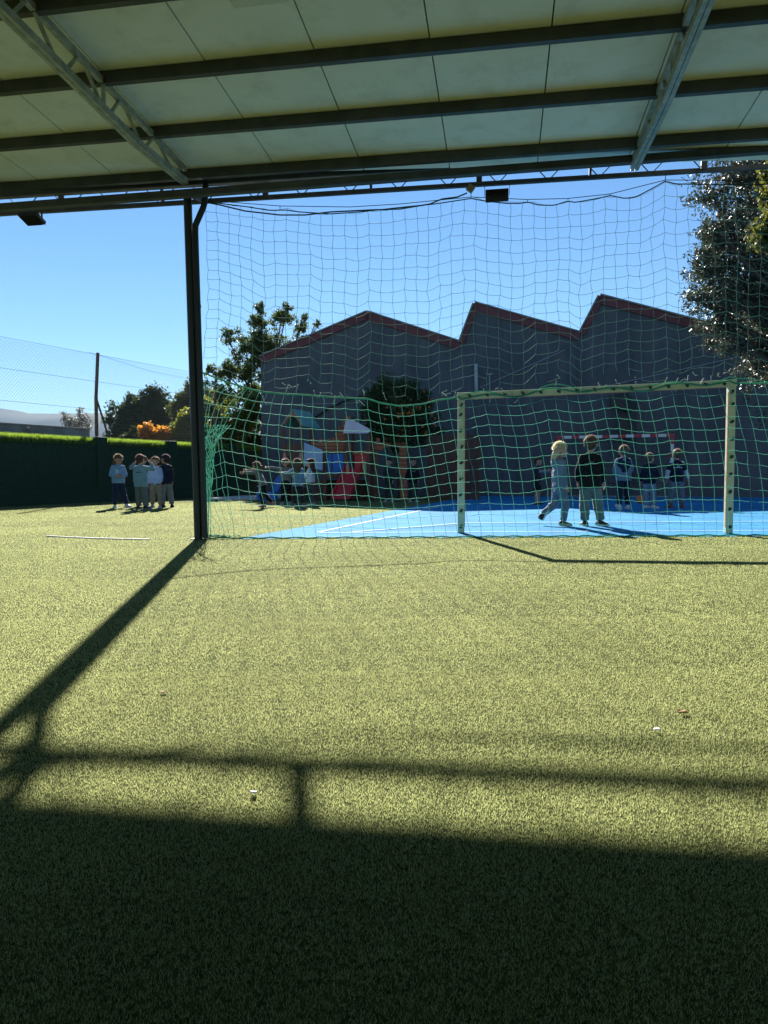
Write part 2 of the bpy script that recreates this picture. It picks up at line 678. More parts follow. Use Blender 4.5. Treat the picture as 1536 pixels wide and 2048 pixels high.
# the tall post, round steel with base plate; leans a little
mb = MB()
mb.tube([(0, 0, 0), (-.085, 0, 3.88)], .046, 16)
mb.box((0, 0, .012), (.13, .13, .012))
put('post', mb, M['post_green'], canopy, smooth=False)
mb = MB()
mb.tube([(.082, -.01, .03), (.008, -.01, 3.42), (.012, -.01, 3.50), (.100, .0, 3.69), (.108, .02, 3.75), (.108, .06, 3.98)], .034, 14)
for z in (1.2, 2.6):
    mb.tube([(.082 - .0218 * z, -.01, z), (.082 - .0218 * z, -.01, z + .03)], .039, 12)
put('downpipe', mb, M['pipe_dark'], canopy)

# roof panels: trays 0.93 m wide with a dark open joint
n_pan = int(round((U1 - U0) / PW))
for i in range(n_pan):
    u = U0 + i * PW
    mb = MB()
    gap = .006
    vs = []
    for uu in (u + gap, u + PW - gap):
        for v in (V0, V1 + (.087 if uu > 0 else .01) * uu):
            for dz in (0, .035):
                vs.append((uu, v, roof_z(v) + dz + .002 * ((i * 7) % 3)))
    mb.add(vs, [(0, 1, 3, 2), (4, 6, 7, 5), (0, 4, 5, 1), (2, 3, 7, 6), (0, 2, 6, 4), (1, 5, 7, 3)])
    put('roof_panel', mb, M['panel'], canopy)
mb = MB()
for ua, ub in ((U0 - .05, 0.0), (0.0, U1 + .05)):
    vs = []
    for uu in (ua, ub):
        for v in (V0 - .05, V1 + .02 + (.087 if uu > 0 else .01) * uu):
            for dz in (.05, .09):
                vs.append((uu, v, roof_z(v) + dz))
    mb.add(vs, [(0, 1, 3, 2), (4, 6, 7, 5), (0, 4, 5, 1), (2, 3, 7, 6), (0, 2, 6, 4), (1, 5, 7, 3)])
put('roof_deck', mb, M['deck'], canopy)

# purlins: C sections
for k in range(19):
    v = -.06 - .87 * k
    mb = MB()
    zt = roof_z(v) - .003
    prof = [(-.025, 0), (.025, 0), (.025, -.010), (-.019, -.010), (-.019, -.094), (.025, -.094), (.025, -.080), (.030, -.080), (.030, -.10), (-.025, -.10)]
    poly = [(U0, v + y, zt + z) for y, z in prof]
    mb.prism(poly, (U1 - U0, 0, 0))
    put('purlin', mb, M['steel_dark'], canopy)

# rafter trusses
for uu in (-9.4, -4.7, 0.0, 4.68, 9.36, 14.05):
    tr = bpy.data.objects.new('rafter_truss', None)
    C.objects.link(tr)
    tr.parent = canopy
    top = lambda v: roof_z(v) - .075
    bot = lambda v: roof_z(v) - .075 - min(.255, .11 + .10 * max(0, -v))
    va, vb = -.24, V0 + .3
    mb = MB()
    va = -.24 + 0.087 * uu
    mb.bar((uu, va, top(va)), (uu, vb, top(vb)), .045, .05)
    put('top_chord', mb, M['steel_galv'], tr)
    mb = MB()
    for s in (-.021, .021):
        mb.bar((uu + s, va, bot(va)), (uu + s, -1.25, bot(-1.25)), .036, .06)
        mb.bar((uu + s, -1.25, bot(-1.25)), (uu + s, vb, bot(vb)), .036, .0598)
    put('bottom_chord', mb, M['steel_galv'], tr)
    v = va - .05
    i = 0
    while v > -6.5:
        for (p, q) in (((uu, v, top(v)), (uu, v - .2, bot(v - .2))), ((uu, v - .24, bot(v - .24)), (uu, v - .56, top(v - .56)))):
            mb = MB()
            mb.bar(p, q, .018, .028, (1, 0, 0))
            put('web_bar', mb, M['steel_galv'], tr)
        if i % 3 == 2:
            mb = MB()
            mb.bar((uu + .01, v - .28, top(v - .28)), (uu + .01, v - .28, bot(v - .28)), .02, .03, (1, 0, 0))
            put('web_bar', mb, M['steel_galv'], tr)
        v -= .62
        i += 1

# eave: beam on the posts and the light lattice girder beyond it (both sag a little out of true)
can_inv = canopy.matrix_basis.inverted()
EA = R(4.6)
can_vn = Vector((math.sin(EA), math.cos(EA), 0))


def eave_line(x0, y0, x1, y1, v):
    o = post_base + can_vn * v
    a, b = on_plane(x0, y0, o, can_vn), on_plane(x1, y1, o, can_vn)
    a, b = can_inv @ a, can_inv @ b
    k = (b.z - a.z) / (b.x - a.x)
    return lambda u: Vector((u, a.y + (b.y - a.y) * (u - a.x) / (b.x - a.x), a.z + k * (u - a.x)))


beam_at = eave_line(0, 416, 1536, 299, -.20)
chord_at = eave_line(0, 428, 1536, 333, .33)
gut_at = eave_line(0, 397, 860, 343, .13)
mb = MB()
mb.bar(beam_at(U0), beam_at(U1), .085, .078)
put('eave_beam', mb, M['steel_dark'], canopy, bevel=.01)
mb = MB()
mb.bar(gut_at(U0) + Vector((0, 0, .075)), gut_at(U1) + Vector((0, 0, .075)), .09, .15)
put('gutter', mb, M['steel_dark'], canopy, bevel=.01)
gt = bpy.data.objects.new('lattice_girder', None)
C.objects.link(gt)
gt.parent = canopy
mb = MB()
mb.bar(chord_at(U0), chord_at(U1), .045, .043)
put('bottom_chord', mb, M['steel_dark'], gt)
mb = MB()
top_at = lambda u: chord_at(u) + Vector((0, -.03, .205))
mb.bar(top_at(U0), top_at(U1), .03, .03)
put('top_chord', mb, M['steel_dark'], gt)
u = -7.9
i = 0
while u < 11.5:
    for p, q in ((top_at(u), chord_at(u + .20)), (chord_at(u + .21), top_at(u + .42))):
        mb = MB()
        mb.tube([p, q], .006, 6)
        put('web_bar', mb, M['steel_dark'], gt)
    u += .55
    i += 1
for k in range(-7, 9):
    mb = MB()
    uh = .70 + 1.2 * k
    mb.bar(chord_at(uh) + Vector((0, -.05, 0)), top_at(uh) + Vector((0, -.05, 0)),   .062 if k % 2 == 0 else .026, .03, (0, 1, 0))
    put('hanger', mb, M['steel_dark'], gt)
for uu in (-9.4, 0, 9.36):      # saddle plates from the post heads to beam and girder
    mb = MB()
    mb.bar(beam_at(uu) + Vector((0, .03, .02)), chord_at(uu) + Vector((0, -.03, -.01)), .07, .05)
    put('post_head', mb, M['steel_dark'], canopy)

# back wall of the shelter behind the viewer (rear posts only, out of frame)
for uu in (-9.4, 9.36):
    mb = MB()
    mb.tube([(uu, 0, 0), (uu, 0, EZ)], .052, 14)
    put('post', mb, M['post_green'], canopy)


def can(u, v, z):
    return post_base + Vector((u * math.cos(CA) + v * math.sin(CA), -u * math.sin(CA) + v * math.cos(CA), z))


can_n = can_vn

# tube light on the ceiling
p = on_plane(508, 6, can(0, -3.0, 0), can_n)
uu, vv = 0.0, 0.0
lt = thing('ceiling_light', 'pale batten light fixed under the cream canopy panels', 'light', (0, 0, 0), -CA)
d = sight(508, 2)
t = 0
for it in range(200):
    t += .05
    q = Vector((0, 0, CAM_H)) + d * t
    dd = q - post_base
    vv = dd.x * math.sin(CA) + dd.y * math.cos(CA)
    if q.z > roof_z(vv) - .09:
        break
lt.location = (q.x, q.y, q.z)
mb = MB()
mb.box((.03, .02, .03), (.42, .10, .05))
put('diffuser', mb, M['clear'], lt, bevel=.012)
mb = MB()
mb.box((.03, .02, .068), (.46, .08, .03))
put('base_tray', mb, M['white'], lt)


# floodlights
def floodlight(loc, rz, tilt, label, w, h):
    t = thing('floodlight', label, 'floodlight', loc, rz, 'floodlights under the canopy eave')
    rot = Matrix.Rotation(tilt, 3, 'X')
    mb = MB()
    mb.box(rot @ Vector((0, 0, 0)), (w, .05, h), rot)
    put('housing', mb, M['black'], t, bevel=.008)
    mb = MB()
    for i in range(7):
        mb.box(rot @ Vector((0, -.034, -h * .36 + i * h * .12)), (w * .8, .02, .005), rot)
    put('cooling_fin', mb, M['black'], t)
    mb = MB()
    mb.box(rot @ Vector((0, .028, 0)), (w * .9, .006, h * .85), rot)
    put('lens', mb, M['clear'], t)
    mb = MB()
    for s in (-1, 1):
        mb.bar((s * (w / 2 + .008), 0, 0), (s * (w / 2 + .008), 0, h / 2 + .05), .006, .03, (0, 1, 0))
    mb.bar((-w / 2 - .008, 0, h / 2 + .05), (w / 2 + .008, 0, h / 2 + .05), .03, .006, (0, 0, 1))
    put('bracket', mb, M['steel_dark'], t)


p = on_plane(994, 391, can(0, .33, 0), can_n)
floodlight(p, -CA, R(8), 'black floodlight hanging from the eave girder above the net, beside the brown box', .255, .13)
p = on_plane(64, 437, can(0, .33, 0), can_n)
floodlight(p, -CA, R(72), 'black floodlight tilted flat under the eave girder, over the hedge wall side', .24, .19)

# junction box and cable
p = on_plane(941, 377, can(0, .27, 0), can_n)
jb = thing('junction_box', 'small brown square box tilted on its corner, below the eave girder', 'junction box', p, -CA)
mb = MB()
mb.box((0, 0, 0), (.075, .05, .075), Matrix.Rotation(R(38), 3, 'Y'))
put('case', mb, M['box_brown'], jb, bevel=.006)
mb = MB()
mb.box((0, -.028, 0), (.068, .006, .068), Matrix.Rotation(R(38), 3, 'Y'))
put('lid', mb, M['box_brown'], jb)
cpts = [(404, 403), (440, 410), (490, 422), (560, 430), (610, 430), (660, 424), (740, 420), (800, 418), (860, 408), (884, 398), (915, 394), (934, 386)]
mb = MB()
P = [on_plane(x, y, can(0, .07, 0), can_n) for x, y in cpts]
mb.tube(P, .0075, 6)
cb = put('cable', mb, M['black'], None, smooth=True)
tag(cb, 'black cable swooping from the post top to the brown box', 'cable')

# ------------------------------------------------------------------ goal (near, pale green)
GL = ground(922, 1067)
GR = ground(1456, 1068)
gdir = (GR - GL).normalized()
gz = math.atan2(gdir.y, gdir.x)
GW = (GR - GL).length
zl = at_y(922, 786, GL.y).z
zr = at_y(1462, 760, GR.y).z
goal = thing('handball_goal', 'pale green goal with black net clips and orange worn inner edges, at the court edge', 'goal', GL, gz, 'goals on the blue court')
T = .082


def goal_piece(name, c, s, m, rot=None, par=None, bev=.006):
    mb = MB()
    mb.box(c, s, rot)
    return put(name, mb, m, par or goal, bevel=bev)


tilt = math.atan2(zr - zl, GW)
rt = Matrix.Rotation(-tilt, 3, 'Y')
goal_piece('post', (0, 0, (zl - T) / 2 + .005), (T, T, zl - T - .01), M['goal_face'])
goal_piece('post', (GW, 0, (zr - T) / 2 + .005), (T, T, zr - T - .01), M['goal_face'])
goal_piece('crossbar', (GW / 2, 0, (zl + zr) / 2 - T / 2), (GW + T + .02, T, T), M['goal_face'], rt)
# worn orange paint on the inner faces, real strips proud of the steel
goal_piece('worn_strip', (T / 2 + .003, -.028, zl * .5 - .03), (.005, .020, zl - T - .14), M['goal_wear'], None, None, 0)
goal_piece('worn_strip', (GW - T / 2 - .003, -.028, zr * .5 - .03), (.005, .018, zr - T - .14), M['goal_wear'], None, None, 0)
goal_piece('worn_strip', (GW / 2, -.028, (zl + zr) / 2 - T - .003), (GW - T - .06, .02, .005), M['goal_wear'], rt, None, 0)
clip = MB()
clip.box((0, 0, 0), (.016, .03, .036))
clip.box((.014, .004, .006), (.014, .02, .022), Matrix.Rotation(.4, 3, 'Y'))
clip.box((-.012, .004, -.012), (.014, .02, .02), Matrix.Rotation(-.5, 3, 'Y'))
clip_me = clip.mesh('net_clip')
clip_me.materials.append(M['black'])


def add_clip(loc, r):
    o = bpy.data.objects.new('net_clip', clip_me)
    C.objects.link(o)
    o.parent = goal
    o.location = loc
    o.rotation_euler = (0, r, 0)


for k in range(9):
    z = .09 + k * .195
    add_clip((random.uniform(-.008, .008), -T / 2 - .013, min(z, zl - .15)), random.uniform(-.4, .4))
    add_clip((GW + random.uniform(-.008, .008), -T / 2 - .013, min(z * 1.06, zr - .14)), random.uniform(-.4, .4))
for k in range(15):
    x = .1 + k * (GW - .2) / 14
    add_clip((x, -T / 2 - .013, zl + (zr - zl) * x / GW - T / 2), 1.57 + random.uniform(-.4, .4))

# ------------------------------------------------------------------ nets
rope_px = [(404, 745), (425, 753), (455, 764), (480, 772), (520, 783), (570, 788), (600, 789), (650, 793), (700, 796), (735, 797), (762, 806), (800, 812), (845, 808), (880, 799), (900, 797), (922, 792)]
L_y = 8.08


def rope_pt(px):
    """point on the tie rope above the goal line, by its place along the line"""
    if px <= 922:
        xs = [a for a, b in rope_px]
        ys = [b for a, b in rope_px]
        y = float(np.interp(px, xs, ys))
        k = (px - 404) / (922 - 404)
        return at_y(px, y, 8.10 + (GL.y - .06 - 8.10) * k)
    if px <= 1460:
        k = (px - 922) / (1460 - 922)
        y = 793 + (766 - 793) * k + 5 * math.sin(px * .05) + 3 * math.sin(px * .021)
        return at_y(px, y, GL.y + (GR.y - GL.y) * k - .06)
    return at_y(px, 766, GR.y - .06 - (px - 1460) * .0007)


def base_pt(px):
    return ground(px, 1079.5 - 5.5 * (px - 400) / 1136) + Vector((0, 0, .015))


top_px = [(402, 402), (440, 407), (490, 413), (540, 421), (570, 420), (600, 424), (660, 428), (720, 424), (800, 415), (870, 408), (942, 397), (975, 403), (1015, 407), (1040, 407), (1056, 404), (1075, 410), (1108, 411), (1136, 402), (1150, 405), (1200, 396), (1220, 391), (1250, 397), (1272, 394), (1310, 374), (1331, 362), (1350, 368), (1420, 369), (1536, 369), (1700, 372), (1900, 372)]


def top_pt(px):
    y = float(np.interp(px, [a for a, b in top_px], [b for a, b in top_px]))
    return on_plane(px, y, can(0, .05, 0), can_n)


def build_net(name, grid, keep, r, m, label, par_label=None):
    """grid: (rows, cols, 3) knots -> twines with a slight sag"""
    g_ = np.asarray(grid)
    nr, nc = g_.shape[:2]
    segs = []
    for i in range(nr):
        for j in range(nc):
            if j + 1 < nc and keep(i, j, 0):
                a, b = g_[i, j], g_[i, j + 1]
                mid = (a + b) / 2
                mid[2] -= np.linalg.norm(b - a) * .05
                segs += [(a, mid), (mid, b)]
            if i + 1 < nr and keep(i, j, 1):
                a, b = g_[i, j], g_[i + 1, j]
                mid = (a + b) / 2 + rng.normal(0, .003, 3)
                segs += [(a, mid), (mid, b)]
    v, f = prisms(segs, r, 4)
    # knots
    return v, f


ups = thing('catch_net', 'green netting hung from the canopy eave, torn along its lower edge', 'net', can(0, .05, 0), 0, 'green ball nets')
cols = np.arange(408, 1800, 23.6)
NRU = 17
coff = rng.normal(0, .011, len(cols))
grid = np.zeros((NRU + 1, len(cols), 3))
for j, px in enumerate(cols):
    a = top_pt(px)
    b = rope_pt(px)
    drop = .07 + .05 * math.sin(j * .9) + .03 * math.sin(j * 2.3)
    b = Vector(b) + Vector((.02 * math.sin(j * .5), -.03, drop))
    for i in range(NRU + 1):
        t = i / NRU
        p = a.lerp(b, t)
        amp = .05 * math.sin(math.pi * t)
        p = p + Vector((.008 * math.sin(i * .8 + j * .35), amp * math.sin(j * .23 + i * .1), .020 * math.sin(j * .19 + i * .23) * (t * (1 - t) * 4)))
        # the twine zigzags from row to row as it hangs
        p.x += .0045 * (1 if (i + j) % 2 else -1) + rng.normal(0, .005)
        p.z += coff[j] * (.4 + .6 * t) + .010 * math.sin(j * .31 + i * .11) + rng.normal(0, .007)
        if j < 3:
            p.x += (.10 * math.sin(math.pi * t) * (3 - j) / 3) * .4
        grid[i, j] = p


def keep_up(i, j, d):
    if i >= NRU:
        return d == 0 and rng.random() < .35
    if i >= NRU - 1:
        return rng.random() < .72
    if i >= NRU - 3:
        return rng.random() < .93
    return True


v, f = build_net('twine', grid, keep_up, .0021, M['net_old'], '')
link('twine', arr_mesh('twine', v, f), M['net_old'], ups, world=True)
mb = MB()
mb.tube([top_pt(px) for px in np.arange(402, 1800, 9)], .006, 5)
put('edge_rope', mb, M['cord'], ups, world=True)
# straining wire above the edge with little hangers
wp = [(402, 400), (560, 412), (700, 414), (800, 408), (942, 394), (1055, 399), (1136, 397), (1220, 388), (1331, 360), (1540, 361), (1760, 362)]
mb = MB()
wpt = [on_plane(x, y, can(0, .05, 0), can_n) for x, y in wp]
mb.tube(wpt, .004, 5)
for x in (560, 942, 1055, 1136, 1220, 1331):
    a = on_plane(x, float(np.interp(x, [q[0] for q in wp], [q[1] for q in wp])) - (0 if x not in (942, 1331) else 14), can(0, .05, 0), can_n)
    mb.tube([a, top_pt(x)], .004, 5)
put('strain_wire', mb, M['cord'], ups, world=True)
# frayed whitish knots along the torn edge
mb = MB()
for k in range(60):
    j = rng.integers(3, len(cols) - 8)
    p = Vector(grid[NRU, j]) + Vector((rng.normal(0, .06), rng.normal(0, .02), rng.normal(0, .03)))
    q = p + Vector((rng.normal(0, .03), rng.normal(0, .02), rng.normal(-.02, .03)))
    w = q + Vector((rng.normal(0, .02), rng.normal(0, .01), rng.normal(0, .02)))
    mb.tube([p, q, w], [.003, .0025, .002], 4)
    mb.ell(p, .007, n=6, m=4)
M['fray'] = mat('frayed_twine_end', (.45, .58, .50), (.62, .70, .64), 30, .6, 0, 40, 0, .3, .4)
kind(put('frayed_end', mb, M['fray'], ups, world=True), 'stuff')

low = thing('goal_line_net', 'brighter green netting tied to the goal bar and bunched beside the dark post', 'net', base_pt(404), 0, 'green ball nets')
NRL = 13
fan = lambda t: 72 * max(0.0, 1 - t / .40) ** 1.4
x8 = lambda t: 424 + 46 * t + fan(t)
ncol = 8 + int((1800 - 424) / 23.5)
grid = np.zeros((NRL + 1, ncol, 3))
for j in range(ncol):
    for i in range(NRL + 1):
        t = i / NRL
        dz = 0
        if j < 8:
            k = j / 8
            px = 403 + 2 * j * .6 + (x8(t) - 405) * (k ** (1.0 + 2.2 * math.sin(math.pi * min(1, t * 1.1)) ** .7))
            dz = -.20 * (1 - k) * math.sin(math.pi * t)
        else:
            px = 424 + 46 * t + fan(t) * math.exp(-(j - 8) / 5) + 23.5 * (j - 8)
        a = rope_pt(max(404, px - 46 * t * 1.0))
        a = rope_pt(max(404, px))
        b = base_pt(px)
        p = a.lerp(b, t)
        p.y += -.10 * math.sin(math.pi * t) * (1 if j > 8 else .4) + .05 * math.sin(j * .33) * math.sin(math.pi * t)
        p.z += dz + (.018 * math.sin(j * .6 + i * .4) + .03 * math.sin(j * .17 + 1)) * math.sin(math.pi * t) + rng.normal(0, .004)
        p.x += rng.normal(0, .004) + (rng.normal(0, .008) if j < 8 else 0)
        if i == NRL:
            p.z = .012 + .01 * rng.random()
        grid[i, j] = p
v, f = build_net('twine', grid, lambda i, j, d: True, .0022, M['net'], '')
link('twine', arr_mesh('twine', v, f), M['net'], low, world=True)
mb = MB()
mb.tube([rope_pt(px) for px in np.arange(404, 1800, 8)], .010, 6)
rp2 = []
for px in np.arange(930, 1800, 12):
    p = rope_pt(px)
    rp2.append(p + Vector((0, -.02, .03 * math.sin(px * .035) + .02)))
mb.tube(rp2, .006, 5)
put('tie_rope', mb, M['rope'], low, world=True, smooth=True)
mb = MB()
mb.tube([base_pt(px) + Vector((0, .012 * math.sin(px * .2), .006 + .006 * math.sin(px * .13))) for px in np.arange(402, 1800, 9)], .009, 5)
for k in range(60):       # slack bunched netting on the turf beside the post
    px = 402 + rng.random() ** 2 * 80
    p = base_pt(px) + Vector((rng.normal(0, .02), rng.normal(0, .03), .01 + rng.random() * .02))
    q = p + Vector((rng.normal(0, .06), rng.normal(0, .03), rng.normal(0, .01)))
    mb.tube([p, (p + q) / 2 + Vector((0, 0, .015)), q], .004, 4)
put('bottom_rope', mb, M['rope'], low, world=True)
# twines pulled together in a bundle beside the post
segs = []
for k in range(13):
    x0 = 404 + rng.random() * 16
    prev = None
    for i in range(9):
        t = i / 8
        px = x0 + 10 * math.sin(t * 3 + k) * (1 - t * .5) * .4 + (46 * (1 - t) ** 3 * rng.random())
        py = 850 + 222 * t
        p = at_y(px, py, 8.06 + .02 * math.sin(k))
        p.z = max(p.z, .01)
        if prev is not None:
            segs.append((prev, p))
        prev = p
v, f = prisms([(np.array(a), np.array(b)) for a, b in segs], .0034, 4)
link('bundled_twine', arr_mesh('bundled_twine', v, f), M['net'], low, world=True)

# ------------------------------------------------------------------ hall
HK = math.tan(YAW)
hall_n = Vector((math.sin(YAW), math.cos(YAW), 0))
hall_u = Vector((math.cos(YAW), -math.sin(YAW), 0))
hp0 = ground(1200, 993.5)
prof_px = [(521, 716), (735, 626), (921, 686), (950, 608), (1161, 668), (1200, 593), (1425, 652), (1470, 575), (1720, 640)]
prof = []
for x, y in prof_px:
    p = on_plane(x, y, hp0, hall_n)
    prof.append(((p - hp0).dot(hall_u), p.z))
hall = thing('factory_hall', 'dark grey hall with a red trimmed sawtooth gable behind the court', 'building', hp0, -YAW)
D = 26.0
mb = MB()
poly = [(prof[0][0], 0, 0)] + [(u, 0, z) for u, z in prof] + [(prof[-1][0], 0, 0)]
mb.prism(poly, (0, D, 0))
put('wall', mb, M['hall'], hall)
for (u0, z0), (u1, z1) in zip(prof[:-1], prof[1:]):
    d = Vector((u1 - u0, 0, z1 - z0)).normalized()
    n = Vector((-d.z, 0, d.x))
    steep = abs(d.z) > .8
    w = .21 if not steep else .13
    a, b = Vector((u0, 0, z0)), Vector((u1, 0, z1))
    mb = MB()
    q = [a + n * .03 - d * .02, b + n * .03 + d * .02, b - n * w + d * .0, a - n * w - d * .0]
    mb.prism([p + Vector((0, -.06, 0)) for p in q], (0, .05, 0))
    put('verge_trim', mb, M['hall_trim'], hall, bevel=.006)
    mb = MB()
    q = [a + n * .035, b + n * .035, b + n * .075, a + n * .075]
    mb.prism([p + Vector((0, -.10, 0)) for p in q], (0, D + .2, 0))
    put('roof_sheet', mb, M['hall_roof'], hall)


def hp(px, py, off=0.0):
    p = on_plane(px, py, hp0 - hall_n * off, hall_n)
    return Vector(((p - hp0).dot(hall_u), -off, p.z))


mb = MB()
mb.tube([hp(952, 728, .10), hp(953, 800, .10)], .055, 12)
mb.tube([hp(952, 738, .10), hp(952, 742, .10)], .062, 12)
put('vent_pipe', mb, M['pvc'], hall, smooth=True)
mb = MB()
mb.tube([hp(979, 748, .06), hp(980, 806, .06)], .018, 8)
mb.bar(hp(973, 748, .06), hp(985, 748, .06), .03, .03)
put('wall_rod', mb, M['steel_galv'], hall)
mb = MB()
a, b, c2, d2 = hp(1219, 795, .01), hp(1257, 789, .01), hp(1257, 826, .01), hp(1222, 815, .01)
mb.prism([a, b, c2, d2], (0, -.45, 0))
put('fan_hood', mb, M['black'], hall, bevel=.02)
mb = MB()
a = hp(1247, 828, .15)
mb.box((a.x, -.16, a.z - .42), (.26, .22, .8))
put('duct', mb, M['black'], hall, bevel=.01)
mb = MB()
a = hp(1277, 900, .06)
mb.box((a.x, -.05, a.z / 2 + .9), (.14, .08, a.z + 1.1))
put('pilaster', mb, M['hall'], hall)
mb = MB()
mb.tube([hp(606, 850, .05), hp(625, 838, .05), hp(660, 815, .05), hp(700, 797, .05), hp(760, 783, .05), hp(830, 775, .05)], .03, 6)
put('wall_cable', mb, M['black'], hall, smooth=True)
mb = MB()
for (a, b) in (((520, 810), (720, 806)), ((960, 775), (1130, 700)), ((1130, 790), (1540, 700))):
    mb.tube([hp(*a, .03), hp(*b, .03)], .008, 5)
put('overhead_wire', mb, M['pvc'], hall)

# ------------------------------------------------------------------ far goal (red and white)
fl = on_plane(1113, 872, hp0 - hall_n * 1.2, hall_n)
frr = on_plane(1349, 867, hp0 - hall_n * 1.2, hall_n)
fg = thing('handball_goal', 'far goal with red and white striped bar in front of the grey hall wall', 'goal', (fl.x, fl.y, 0), math.atan2((frr - fl).y, (frr - fl).x), 'goals on the blue court')
FW = Vector(((frr - fl).x, (frr - fl).y, 0)).length
FH = (fl.z + frr.z) / 2
nb = 15
for k in range(nb):
    mb = MB()
    mb.box(((k + .5) * FW / nb, 0, FH - .045), (FW / nb - .001, .08, .08))
    put('bar_stripe', mb, M['red'] if k % 2 == 0 else M['white'], fg)
for x in (.0, FW):
    post = bpy.data.objects.new('post', None)
    C.objects.link(post)
    post.parent = fg
    for k in range(9):
        mb = MB()
        h = (FH - .1) / 9
        mb.box((x + (.05 if x == 0 else -.05), 0, (k + .5) * h), (.08, .08, h - .001))
        put('post_stripe', mb, M['red'] if k % 2 == 0 else M['white'], post)
mb = MB()
for x in (.05, FW - .05):
    mb.tube([(x, .05, FH - .1), (x, .75, .03)], .02, 6)
mb.tube([(.05, .75, .03), (FW - .05, .75, .03)], .02, 6)
put('rear_stay', mb, M['steel_galv'], fg)
gr2 = np.zeros((14, 25, 3))
for i in range(14):
    for j in range(25):
        t = i / 13
        gr2[i, j] = (.05 + (FW - .1) * j / 24, .05 + .7 * t - .1 * math.sin(math.pi * t), (FH - .1) * (1 - t) + .02)
v, f = build_net('net', gr2, lambda i, j, d: True, .003, None, '')
link('net', arr_mesh('net', v, f), M['cord'], fg)

# ------------------------------------------------------------------ turf-clad bank wall
wa = ground(0, 1014.4)
wb = ground(380, 995.5)
wdir = (wb - wa).normalized()
wlen0, wlen1 = -4.5, 10.6
wrz = math.atan2(wdir.y, wdir.x)
wall = thing('turf_clad_wall', 'low wall clad in dark green artificial grass with a sunlit fringe along its top', 'wall', wa, wrz)
# local: x along the wall, +y to the far side
WH, WT = 1.66, .36
mb = MB()
mb.box(((wlen0 + wlen1) / 2, WT / 2 + .03, WH / 2), (wlen1 - wlen0, WT, WH))
put('wall_body', mb, M['lawn_wall'], wall, bevel=.05)
mb = MB()
mb.box(((wlen0 + wlen1) / 2, .02, .19), (wlen1 - wlen0 - .02, .1, .38))
put('plinth', mb, M['lawn_wall'], wall, bevel=.02)
pier_x = []
for px in (205, 346):
    d = sight(px, 950)
    t = (wa.x * d.y - wa.y * d.x) / (d.x * wdir.y - d.y * wdir.x)
    pier_x.append(t)
for x in pier_x + [pier_x[1] + 2.95]:
    mb = MB()
    mb.box((x, WT / 2 + .01, (WH + .10) / 2), (.36, WT + .10, WH + .10))
    put('pier', mb, M['lawn_wall'], wall, bevel=.03)


def blades(n, pos, hgt, wid, lean):
    a = rng.random(n) * 2 * np.pi
    s = np.stack([np.cos(a), np.sin(a), np.zeros(n)], 1) * wid[:, None]
    la = rng.random(n) * 2 * np.pi
    tip = pos + np.stack([np.cos(la) * lean, np.sin(la) * lean, hgt], 1)
    v = np.stack([pos - s, pos + s, tip], 1).reshape(-1, 3)
    f = np.arange(3 * n).reshape(-1, 3)
    return v, f


n = 42000
bx = rng.uniform(wlen0, wlen1, n)
by = rng.uniform(-.0, WT + .06, n)
for x in pier_x:
    by[np.abs(bx - x) < .19] = rng.uniform(WT, WT + .06, int((np.abs(bx - x) < .19).sum()))
bz = WH - .02 - .06 * (np.abs(by - WT / 2 - .03) / (WT / 2)) ** 4
v, f = blades(n, np.stack([bx, by, bz], 1), rng.uniform(.05, .15, n), np.full(n, .006), rng.uniform(0, .05, n))
me = arr_mesh('grass_fringe', v, f)
kind(link('grass_fringe', me, M['fringe'], wall), 'stuff')
n = 1500
bx = np.concatenate([rng.normal(x + .18, .012, n // 2) for x in pier_x])
bz = rng.uniform(1.15, WH + .1, len(bx))
v, f = blades(len(bx), np.stack([bx, rng.uniform(-.03, WT, len(bx)), bz], 1), rng.uniform(.01, .03, len(bx)), np.full(len(bx), .004), rng.uniform(0, .04, len(bx)))
kind(link('pier_fringe', arr_mesh('pier_fringe', v, f), M['fringe'], wall), 'stuff')

# ------------------------------------------------------------------ chain link fence and concrete wall behind it
wn_ = Vector((-wdir.y, wdir.x, 0))
f0 = wa + wn_ * 1.05
fence = thing('chain_link_fence', 'tall chain link fence on rusty bent posts above the turf wall', 'fence', f0, wrz)
FT = 4.2
p_ = .088
xs = np.arange(-4.5, 9.5, p_)
segs = []
zs = np.arange(1.5, FT, p_ * .55)
for k, x in enumerate(xs):
    for j in range(len(zs) - 1):
        s = p_ / 2 if (j % 2) else -p_ / 2
        segs.append(((x + s, .004 * (j % 2), zs[j] - .02 * math.sin(x)), (x - s, .004 * ((j + 1) % 2), zs[j + 1] - .02 * math.sin(x))))
v, f = prisms(segs, .0034, 3)
link('wire_mesh', arr_mesh('wire_mesh', v, f), M['wire'], fence)
mb = MB()
for z in (1.8, 2.6, 3.4, FT - .03):
    mb.tube([(-4.5, -.01, z), (9.5, -.01, z)], .004, 5)
mb.tube([(3.6, -.01, FT), (6, -.01, 3.96), (9.5, -.01, 3.9)], .004, 5)
put('tension_wire', mb, M['wire'], fence)


def along(px):
    d = sight(px, 950)
    return (f0.x * d.y - f0.y * d.x) / (d.x * wdir.y - d.y * wdir.x)


